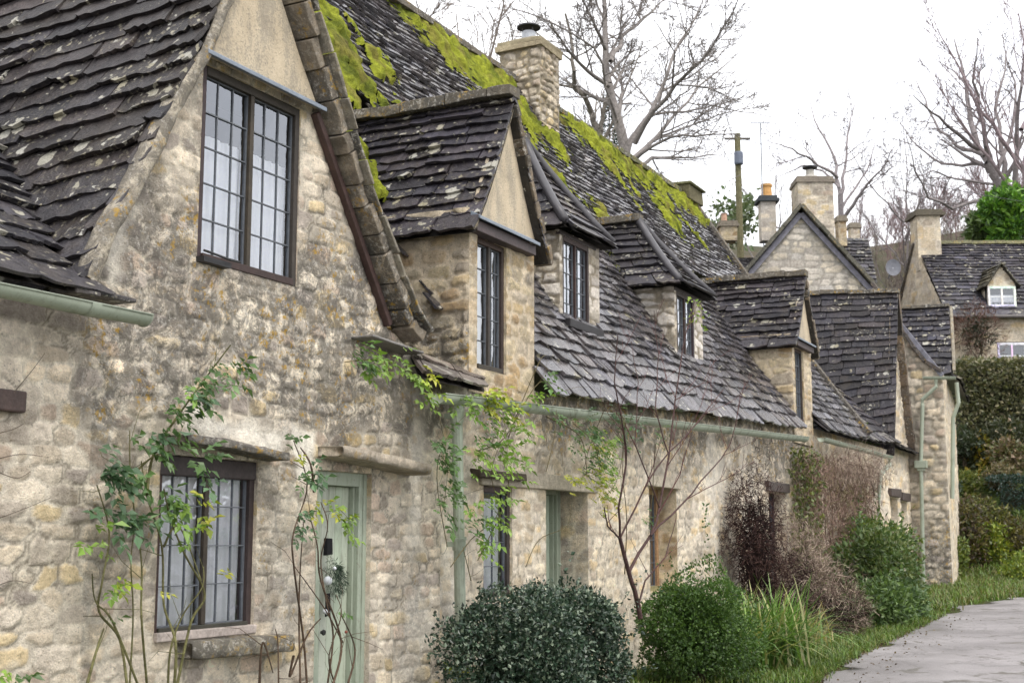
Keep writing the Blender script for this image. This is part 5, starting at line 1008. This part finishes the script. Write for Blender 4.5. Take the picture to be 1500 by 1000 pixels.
# ---- planting along the wall
GR = [(.075, .12, .035), (.10, .155, .05), (.055, .09, .035), (.13, .19, .06)]
hollyP = [(.020, .042, .024), (.030, .058, .034), (.016, .032, .020), (.16, .20, .14), (.05, .085, .05)]
bush('holly_bush', 'dense dark glossy rounded holly bush in front of the downpipe', 'shrub', (9.52, 4.60, .42), (.80, .60, .82), 32000, .036, .024, hollyP, 71, 130, .17, 'gloss_leaf', zmin=-.1, out=.5, flat=.9, shoots=.015, wav=.45, boxy=.62)
bush('box_shrub', 'bright green clumpy rounded shrub between holly and grass clump', 'shrub', (12.85, 4.45, .68), (.46, .44, .48), 19000, .034, .023, [(.075, .135, .03), (.10, .17, .04), (.05, .10, .025), (.06, .115, .03)], 72, 40, .30, 'leaf', out=1.5, shell=.93, shoots=.012, wav=1.1, klo=.55, khi=.98, zmin=.0)
def blades(name, label, cat, spots, n, L, col, sd, w_=.012, group=None, kind=None, spread=.35):
    """arching strap leaves, four joints each"""
    rs = np.random.RandomState(sd); spots = np.array(spots, float); i = rs.randint(0, len(spots), n); b = spots[i].copy(); b[:, :2] += rs.randn(n, 2)*spots[i][:, 3:4]
    b = b[:, :3]; a = rs.rand(n)*6.283; h = np.stack([np.cos(a), np.sin(a), 0*a], 1); s = np.stack([-np.sin(a), np.cos(a), 0*a], 1); Ln = L*(.5+.7*rs.rand(n))[:, None]; k = (spread*(.3+1.4*rs.rand(n)))[:, None]
    V = []; 
    for t in (0, .3, .6, .85, 1): 
        c = b+h*k*Ln*(t**1.5)*1.3+np.array((0, 0, 1))*Ln*(t-.55*k*1.6*t**2.4); ww = w_*(1-t**2.5)*(.7+.6*rs.rand(n))[:, None]*.5+.0008; V += [c-s*ww, c+s*ww]
    V = np.stack(V, 1).reshape(-1, 3); o = np.arange(n)[:, None]*10; Q = np.concatenate([np.concatenate([o+2*q, o+2*q+1, o+2*q+3, o+2*q+2], 1) for q in range(4)]); cc = np.repeat(np.concatenate([pick(col, n, rs, .3), np.zeros((n, 1))], 1), 10, 0)
    return V, Q, cc
def clump(name, label, cat, spots, n, L, col, sd, **k):
    V, Q, cc = blades(name, label, cat, spots, n, L, col, sd, **k); root = empty(name, (spots[0][0], spots[0][1], spots[0][2]), label, cat); mesh_np('leaf_blades', V, Q, M['leaf'], root, False, cc); return root
clump('strap_leaf_clump', 'arching clump of long green strap leaves beside the road', 'plant', [(14.35, 4.2, gz(15, 4.2), .18), (13.9, 4.3, .2, .13), (14.9, 4.3, .22, .13)], 950, 1.05, [(.10, .20, .035), (.16, .26, .06), (.07, .14, .03), (.30, .30, .12)], 73, w_=.022, spread=.5)
clump('strap_leaf_clump', 'smaller tuft of straw tipped strap leaves nearer the dead shrub', 'plant', [(16.6, 4.5, gz(16, 4.5), .2)], 220, .7, [(.10, .17, .04), (.36, .30, .14), (.22, .2, .08)], 74, w_=.018, spread=.45)
DEAD = [(.055, .030, .026), (.075, .042, .035), (.04, .022, .02)]; PALE = [(.34, .27, .22), (.24, .18, .145), (.44, .36, .28), (.16, .11, .09)]
bush('dead_shrub', 'dark purple brown leafless shrub leaning on the wall', 'shrub', (17.1, 5.12, 1.45), (.36, .30, .88), 7500, .10, .008, DEAD, 75, 60, .3, 'bark', core=(.02, .012, .012), twig=True, out=.4, dirup=-.3)
bush('dead_shrub', 'pale brown tangle of dry stems spilling from the dark shrub', 'shrub', (18.2, 4.9, .85), (.70, .40, .80), 5200, .16, .006, PALE, 76, 70, .3, 'bark', core=(.05, .03, .028), twig=True, out=.4, zmin=.2)
bush('dead_shrub', 'brown dry stems heaped at the road side below the pale tangle', 'shrub', (18.4, 4.4, .50), (.55, .35, .38), 3000, .14, .006, PALE+DEAD, 77, 50, .3, 'bark', core=(.03, .02, .018), twig=True, zmin=.2)
def wall_tangle(label, x0, x1, z0, z1, y, n, L, W, pal, sd, name='wall_climber', dep=.3, hang=-.5, thr=.45, mat_='bark', stems=10):
    rs = np.random.RandomState(sd); P = np.zeros((0, 3))
    while len(P) < n:
        q = np.stack([x0+(x1-x0)*rs.rand(n), y-dep*rs.rand(n)**1.5, z0+(z1-z0)*rs.rand(n)], 1); P = np.concatenate([P, q[fbm(q[:, 0]*.9, q[:, 2]*.9, sd, 4)+.15*rs.rand(n) > thr]])
    P = P[:n]; root = empty(name, (x0, y, z0), label, 'climber'); D = rs.randn(n, 3); D[:, 1] *= .6; D[:, 2] += hang
    leaf_mesh('twigs' if mat_ == 'bark' else 'foliage', P, D, L*(.5+rs.rand(n)), W, pick(pal, n, rs, .3), M[mat_], root)
    m = MB()
    for k in range(stems):
        x = x0+(x1-x0)*(k+.5)/stems; pts = [Vector((x+rs.randn()*.05, y-.05, z0-.2))]
        for j in range(6): pts.append(pts[-1]+Vector((rs.randn()*.18, rs.randn()*.02, (z1-z0+.2)/6)))
        m.tube(pts, [.02, .016, .014, .012, .01, .008, .006], 5, (.13, .10, .08))
    m.build('stem', M['bark'], root); return root
wall_tangle('pinkish brown bare climber covering the third cottage wall', 20.2, 25.3, .6, 2.95, 5.42, 15000, .18, .010, [(.24, .16, .13), (.30, .21, .17), (.16, .10, .085), (.20, .17, .09)], 78, thr=.36)
wall_tangle('thin ivy strand climbing the joint beside the pale tangle', 19.9, 20.9, .9, 3.0, 5.40, 1300, .07, .05, [(.10, .13, .03), (.07, .09, .03), (.15, .16, .04)], 79, name='ivy', mat_='leaf', thr=.42, stems=2)
wall_tangle('dry hanging wisps along the gutter of the third cottage', 21.6, 25.4, 2.6, 3.15, 5.2, 2200, .2, .006, PALE, 80, thr=.4, stems=3)
def wb(x, y, r, h, n, L, pal, sd, label, **k):
    z = gz(x, y); return bush('leafy_shrub', label, 'shrub', (x, y, z+h*.5), (r, r*.8, h*.55), n, L, L*.55, pal, sd, 60, .26, k.pop('mat_', 'leaf'), zmin=z-.02, **k)
wb(21.4, 4.5, .75, 1.1, 4200, .085, [(.085, .13, .04), (.06, .10, .03), (.12, .15, .05)], 85, 'dark green leafy shrub in front of the pink brown climber')
wb(23.2, 4.85, .6, 1.4, 3400, .085, [(.10, .16, .05), (.16, .20, .05), (.07, .11, .04)], 86, 'mid green loose shrub below the swan neck downpipe')
wb(24.6, 5.05, .42, 1.1, 2200, .09, [(.12, .17, .05), (.08, .13, .04), (.22, .13, .06)], 87, 'leafy shrub with russet tips before the dark doorways')
wb(19.9, 4.15, .5, .55, 2200, .08, [(.11, .17, .05), (.07, .12, .04)], 88, 'low green plant at the verge edge by the dry stems')
wb(21.2, 4.2, .5, .5, 2200, .09, [(.10, .16, .07), (.13, .2, .09)], 89, 'low broad leaved plant at the edge of the grass verge')
wb(23.9, 4.6, .45, .4, 1600, .08, [(.10, .15, .05), (.06, .10, .04)], 91, 'low dark plant between shrubs and grass verge')
# ---- grass on the verges
rs = np.random.RandomState(44); sp = []
for _ in range(5000):
    i = rs.randint(2, len(L1)-60); e = L1[i]; t = rs.rand(); y = e.y+.0+(5.3-e.y)*t**1.6
    if e.x > 9.5 and y > e.y: sp.append((e.x+rs.randn()*.2, y, gz(e.x, y), .06))
V, Q, cc = blades('', '', '', sp, 52000, .13, [(.09, .16, .025), (.13, .21, .035), (.06, .10, .02), (.17, .18, .05)], 45, w_=.008, spread=.5)
sp2 = []
for _ in range(7500):
    x = rs.uniform(23, 38); y = rs.uniform(.5, 6.2 if x > 31 else 5.0)
    if (y > np.interp(x, [e.x for e in E1], [e.y for e in E1])+.05 if x < E1[-1].x else y > E1[-1].y-1.6*(x-E1[-1].x)+.1 or x > E1[-1].x+1.4): sp2.append((x, y, gz(x, y), .1))
V2, Q2, c2 = blades('', '', '', sp2, 40000, .2, [(.10, .17, .03), (.14, .22, .04), (.08, .11, .03), (.19, .17, .07)], 46, w_=.016, spread=.5)
tag(mesh_np('grass', np.concatenate([V, V2]), np.concatenate([Q, Q2+len(V)]), M['leaf'], None, False, np.concatenate([cc, c2])), 'short green grass on the verge between road and cottages', 'grass', kind='stuff')
n = 2600; idx = rs.randint(20, len(L1)-60, n); P = np.array([(L1[i].x+rs.randn()*.2, L1[i].y+abs(rs.randn())*.35-.12-(rs.rand() < .12)*rs.rand()*.9, 0) for i in idx]); P[:, 2] = g(P[:, 0], P[:, 1])+.02
tag(leaf_mesh('leaves', P, rs.randn(n, 3)*(1, 1, .15), .035, .025, pick([(.10, .07, .04), (.14, .10, .05), (.07, .05, .035)], n, rs), M['leaf']), 'fallen brown leaves along the road edge', 'leaves', kind='stuff')
# ---- climbing roses
def rose(name, label, stems, leaves, Y, sd, scol=(.11, .115, .05), base=.009, jit=.07, thorn=True, lsz=.05, per=5, extra=0, cm=.95):
    rs = np.random.RandomState(sd); R = random.Random(sd); S = Seg(); T = Seg(); A = [at(x, y, Y) for x, y in stems[0]]; root = empty(name, (A[0].x, Y, 0), label, 'climber')
    for s in stems:
        pts = [at(x, y, Y+R.uniform(-jit, jit)) for x, y in s]; r = base*R.uniform(.7, 1.2)
        F_ = []
        for i in range(len(pts)-1):     # Catmull-Rom
            p0, p1, p2, p3 = pts[max(0, i-1)], pts[i], pts[i+1], pts[min(len(pts)-1, i+2)]
            for k in range(6): t = k/6; F_.append(.5*((2*p1)+(p2-p0)*t+(2*p0-5*p1+4*p2-p3)*t*t+(3*p1-p0-3*p2+p3)*t**3))
        F_.append(pts[-1]); m = len(F_)-1; S = Seg()
        for i in range(m):
            a = r*(1-.6*i/m); S.add(F_[i], F_[i+1], a, r*(1-.6*(i+1)/m))
            if thorn and R.random() < .5: v = Vector((R.gauss(0, 1), R.gauss(0, 1), R.gauss(0, 1))).normalized(); T.add(F_[i], F_[i]+v*(r+.008), .0025, .0006)
            if R.random() < extra: v = Vector((R.gauss(0, 1), R.gauss(0, .5), R.gauss(0, 1)+.5)).normalized(); q = F_[i]+v*R.uniform(.06, .22); T.add(F_[i], q, r*.35, .0015); q2 = q+(v+Vector((R.gauss(0, .5), R.gauss(0, .3), R.gauss(0, .5)))).normalized()*R.uniform(.04, .15); T.add(q, q2, .0018, .0008)
        S.build('stem', M['bark'], root, scol, 6, .12)
    if T.a: T.build('twigs', M['bark'], root, scol, 4)
    C = []; D = []; K = []; LL = []; FL = []
    for (x, y, cnt, rad, pal) in leaves:
        pc = {'g': [(.075, .14, .045), (.10, .18, .055)], 'b': [(.08, .15, .075), (.11, .19, .10), (.06, .115, .055)], 'y': [(.26, .33, .035), (.36, .36, .05)], 'l': [(.16, .27, .045), (.21, .32, .06)]}[pal]
        c0 = at(x, y, Y)
        for _ in range(max(1, int(cnt*cm))):            # a compound leaf: leaflets in pairs along a stalk, drooping
            c = c0+Vector((rs.randn(), rs.randn()*.5, rs.randn()))*rad; a = rs.rand()*6.28; d = Vector((math.cos(a), -.5-.5*rs.rand(), math.sin(a)*.6-.25)).normalized(); up = Vector((rs.randn()*.3, -.6, 1)).normalized(); s = d.cross(up).normalized(); l = lsz*(.7+.6*rs.rand()); kc = np.array(pc[rs.randint(len(pc))])*(.75+.5*rs.rand())
            for j in range(per):
                if j == per-1: o, dd = d*l*1.7, d
                else: o, dd = d*l*(.55+.75*(j//2)), (s*(1 if j % 2 else -1)+d*.5)
                C.append(c+o); D.append(dd+Vector((0, 0, -.25))); K.append(kc*(.85+.3*rs.rand())); LL.append(l*(1.15 if j == per-1 else .9)); FL.append(up)
    LL = np.array(LL); leaf_mesh('foliage', [tuple(c) for c in C], [tuple(d) for d in D], LL, LL*.62, np.array(K), M['leaf'], root, .18, np.array([tuple(f) for f in FL])); return root
MINR = .002
rose('climbing_rose', 'climbing rose with thorny green stems left of the lower leaded window',
     [[(187, 1010), (175, 935), (145, 895), (150, 850), (160, 780), (142, 710)], [(205, 1010), (165, 910), (140, 880), (135, 840)], [(215, 1000), (207, 900), (207, 820), (192, 710), (190, 630)],
      [(255, 1010), (257, 940), (240, 885), (237, 800), (215, 725), (207, 675)], [(260, 1000), (280, 910), (300, 870), (270, 810), (250, 760), (240, 715)], [(215, 725), (225, 665), (260, 610), (300, 555), (338, 505)],
      [(246, 1005), (250, 950), (268, 900), (296, 860), (298, 830)], [(190, 1000), (195, 900), (192, 820), (200, 750)], [(128, 1000), (142, 950), (152, 920)], [(240, 800), (262, 770), (295, 850)], [(200, 690), (225, 668), (255, 660)]],
     [(148, 690, 14, .045, 'b'), (170, 692, 12, .04, 'b'), (196, 700, 6, .035, 'g'), (160, 750, 12, .05, 'b'), (182, 765, 10, .05, 'b'), (205, 770, 6, .03, 'b'), (135, 785, 6, .03, 'l'), (165, 857, 6, .025, 'y'), (158, 860, 3, .02, 'l'),
      (225, 640, 8, .035, 'b'), (240, 632, 8, .04, 'g'), (262, 600, 8, .04, 'g'), (285, 585, 10, .045, 'b'), (300, 562, 10, .045, 'g'), (325, 548, 10, .045, 'g'), (272, 575, 4, .03, 'l'), (338, 530, 5, .03, 'g'), (285, 672, 8, .03, 'g'), (298, 700, 4, .02, 'b'),
      (245, 725, 8, .035, 'g'), (258, 748, 8, .035, 'l'), (280, 722, 4, .025, 'y'), (282, 765, 4, .03, 'y'), (276, 778, 4, .03, 'l'), (325, 847, 2, .015, 'y'), (190, 640, 3, .02, 'g'), (215, 660, 7, .04, 'g'), (224, 868, 1, .01, 'y'), (150, 905, 2, .02, 'g'), (10, 990, 4, .03, 'g')], 5.30, 1, (.13, .125, .055), .0085, .08, lsz=.062, extra=.12)
rose('climbing_rose', 'climbing rose with brown woody stems left of the sage green door',
     [[(450, 1010), (445, 940), (430, 825), (430, 780), (450, 710), (430, 645)], [(485, 1010), (500, 940), (470, 850), (465, 800), (455, 760)], [(502, 940), (475, 890), (432, 830)], [(408, 1000), (407, 940), (403, 920)], [(480, 1000), (488, 930), (478, 880), (470, 820), (480, 770), (470, 735)],
      [(440, 1000), (438, 900), (440, 830), (445, 760)], [(460, 720), (455, 680), (440, 655)], [(380, 1000), (385, 940), (400, 985)], [(490, 1000), (482, 960), (500, 900), (492, 870)], [(510, 1000), (520, 950), (500, 900)], [(430, 960), (425, 990), (450, 930), (470, 905)]],
     [(426, 645, 5, .02, 'g'), (436, 672, 4, .02, 'y'), (455, 692, 8, .03, 'b'), (462, 702, 5, .03, 'b'), (437, 765, 8, .03, 'b'), (433, 790, 5, .03, 'b'), (455, 735, 4, .03, 'y'), (507, 768, 8, .035, 'l'), (496, 752, 5, .03, 'y'), (478, 740, 3, .03, 'l'), (510, 795, 3, .02, 'l'), (502, 893, 3, .015, 'g'), (440, 700, 4, .03, 'g')], 5.28, 2, (.095, .065, .045), .0085, .07, lsz=.050, extra=.16)
rose('flowering_climber', 'green leafy climber trailing over the downpipe and along the gutter',
     [[(505, 530), (560, 528), (610, 555), (640, 600), (655, 680), (650, 740)], [(655, 800), (640, 700), (655, 640), (700, 590)], [(700, 660), (740, 640), (790, 560), (830, 575)], [(660, 830), (690, 790), (730, 750), (720, 690), (745, 620)], [(700, 820), (715, 790), (745, 720), (735, 660)], [(770, 830), (790, 790), (830, 770), (838, 735)], [(800, 690), (812, 640), (815, 600)], [(690, 850), (678, 800)], [(745, 640), (760, 600), (790, 530), (800, 520)]],
     [(520, 530, 10, .05, 'g'), (545, 540, 14, .05, 'l'), (575, 530, 8, .05, 'l'), (600, 545, 8, .05, 'l'), (625, 560, 8, .04, 'y'), (622, 582, 6, .04, 'l'), (640, 645, 10, .06, 'g'), (650, 675, 12, .07, 'g'), (655, 715, 12, .06, 'g'), (648, 735, 6, .04, 'g'), (690, 600, 8, .06, 'l'), (715, 590, 10, .06, 'y'), (730, 612, 14, .07, 'l'), (755, 625, 12, .07, 'l'), (742, 650, 12, .08, 'l'), (705, 640, 10, .07, 'g'), (700, 670, 12, .07, 'l'), (730, 680, 12, .07, 'l'), (760, 690, 8, .07, 'l'), (720, 575, 8, .05, 'y'), (800, 560, 8, .06, 'g'), (780, 580, 7, .06, 'l'), (730, 730, 10, .05, 'l'), (720, 760, 10, .05, 'l'), (700, 760, 8, .05, 'g'), (705, 800, 10, .05, 'l'), (690, 740, 5, .05, 'l'), (745, 600, 7, .05, 'y'), (670, 590, 5, .05, 'l'), (810, 610, 5, .06, 'g'), (660, 760, 5, .05, 'g'), (655, 975, 6, .04, 'y'), (690, 980, 5, .04, 'l')], 5.12, 3, (.12, .10, .05), .006, .08, lsz=.056, per=5, extra=.16, cm=1.25)
rose('hanging_climber', 'yellow green hanging climber tangled below the gutter mid wall',
     [[(840, 620), (870, 650), (880, 700)], [(915, 640), (905, 700), (880, 735)], [(800, 610), (850, 640), (860, 700)], [(915, 840), (918, 760), (912, 690), (916, 620)], [(960, 650), (955, 730), (948, 800)], [(885, 600), (862, 660), (850, 715)]],
     [(870, 640, 22, .10, 'g'), (890, 650, 18, .10, 'l'), (860, 670, 22, .11, 'g'), (885, 690, 26, .11, 'l'), (870, 705, 20, .09, 'y'), (890, 725, 14, .07, 'y'), (845, 640, 12, .08, 'g'), (905, 620, 10, .08, 'g'), (915, 640, 12, .10, 'b'), (840, 700, 10, .07, 'y'), (930, 620, 6, .08, 'b'), (960, 640, 6, .08, 'g'), (900, 605, 8, .06, 'b'), (875, 660, 18, .12, 'y'), (948, 760, 6, .05, 'g'), (860, 620, 10, .09, 'b')], 5.1, 4, (.11, .09, .05), .006, .12, lsz=.036, cm=1.6, per=7, extra=.25)
# thin creeper strands on the pale wall at the left
rose('creeper_strand', 'thin bare creeper strands crossing the pale wall at the far left', [[(20, 575), (45, 545), (66, 517)], [(-5, 760), (35, 745), (75, 728)], [(-5, 672), (30, 665), (62, 668)], [(-5, 690), (25, 700), (45, 690)], [(-5, 858), (20, 850), (50, 855)], [(-5, 635), (20, 628), (35, 620)]], [(14, 988, 3, .02, 'l')], 5.45, 6, (.10, .08, .06), .003, .01, thorn=False)
q = at(1264, 640, 5.75); bush('fern', 'small green fern growing in the slate valley below the dark cross gable', 'fern', tuple(q), (.45, .15, .10), 420, .09, .03, GR, 97, 24, .4, 'leaf', stems=False)
q = at(885, 400, 6.9); bush('moss_cushion', 'bright moss cushion between the two hipped dormers', 'moss', tuple(q), (.16, .14, .22), 900, .02, .012, [(.16, .18, .03), (.25, .28, .03)], 98, 18, .4, 'leaf', stems=False)
# ---- the bare red-stemmed shrub in front of the long wall
Yb = 4.75
def BP(l, o=0): return [at(x, y, Yb+o*i/max(1, len(l)-1)) for i, (x, y) in enumerate(l)]
LS = [(BP([(938, 905), (935, 887), (921, 838), (908, 788)]), .026, .018, 0), (BP([(908, 788), (890, 770), (885, 743)], -.2), .010, .005, 1), (BP([(908, 788), (906, 743), (917, 680), (915, 640), (900, 560), (905, 490)], -.3), .012, .004, 2),
      (BP([(908, 788), (930, 745), (948, 707), (980, 662), (1011, 631), (1060, 570)], -.3), .010, .004, 2), (BP([(921, 838), (953, 784), (966, 743), (980, 667), (989, 586), (1000, 510), (1018, 440)], .1), .016, .004, 2),
      (BP([(953, 784), (998, 739), (1040, 690), (1070, 649), (1092, 560)], -.3), .011, .004, 2), (BP([(935, 887), (945, 850), (975, 815), (990, 760)], .2), .010, .004, 1), (BP([(980, 667), (960, 600), (965, 520), (958, 455)], .2), .008, .003, 2), (BP([(966, 743), (930, 650), (935, 560), (925, 500)], .3), .008, .003, 2),
      (BP([(989, 586), (1030, 560), (1050, 520)], 0), .006, .002, 1)]
bs = bare_tree('bare_shrub', 'tall leafless red stemmed shrub in front of the long wall', 'shrub', LS, (.115, .052, .050), 14, 2, 5, .30, .5, spread=(20, 45), wob=.05, k=4, tcol=(.075, .045, .042))
rs = np.random.RandomState(3); C = []; D = []
for x, y, k in ((1018, 450, 10), (1025, 460, 8), (1012, 470, 8), (1030, 478, 6), (1015, 440, 4)):
    for _ in range(k): C.append(tuple(at(x, y, Yb+.1)+Vector(rs.randn(3)*.04))); D.append(tuple(rs.randn(3)+np.array((0, -.3, -.3))))
leaf_mesh('foliage', C, D, .055, .03, pick([(.22, .30, .05), (.16, .25, .05), (.32, .34, .08)], len(C), rs), M['leaf'], bs)
# ---- door wreath
q = at(487, 842, 5.57); wr = empty('door_swag', tuple(q), 'fir sprig door swag with black ribbon and white bauble', 'door decoration'); n = 900; rs = np.random.RandomState(5)
t = rs.rand(n); ang = np.where(rs.rand(n) < .5, rs.randn(n)*.35-1.2, rs.randn(n)*.6-2.0); L_ = .02+.20*t; P = np.stack([q.x-.005+np.cos(ang)*L_*.8, np.full(n, q.y-.03)-.03*rs.rand(n), q.z+.10+np.sin(ang)*L_*1.1], 1)
leaf_mesh('fir_sprig', P, np.stack([np.cos(ang)+rs.randn(n)*.6, -.3+rs.randn(n)*.3, np.sin(ang)+rs.randn(n)*.6], 1), .045, .004, pick([(.02, .045, .025), (.03, .065, .035), (.015, .03, .018)], n, rs), M['leaf'], wr)
m = MB(); a = at(478, 800, 5.56); m.box((a.x-.035, a.y-.03, a.z-.06), (a.x+.035, a.y, a.z+.06), (.012, .012, .014), j=.006); m.build('ribbon', M['cloth'], wr, bevel=.004); m = MB(); a = at(477, 885, 5.56); m.box((a.x-.03, a.y-.03, a.z-.08), (a.x+.02, a.y-.01, a.z+.08), (.012, .012, .014), j=.008); m.build('ribbon', M['cloth'], wr, bevel=.004)
for x, y, r_ in ((480, 850, .032), (476, 895, .018), (490, 832, .014), (480, 897, .016)):
    m = MB(); a = at(x, y, 5.50); m.lathe(a, [(r_*math.sin(k*math.pi/8), -r_*math.cos(k*math.pi/8)) for k in range(9)], 12, (.62, .64, .68)); m.build('bauble', M['paint'], wr, True)
m = MB(); a = at(507, 925, 5.50); m.lathe(a, [(.012*math.sin(k*math.pi/6), -.012*math.cos(k*math.pi/6)) for k in range(7)], 8, (.25, .03, .02)); m.build('rose_hip', M['paint'], wr, True)
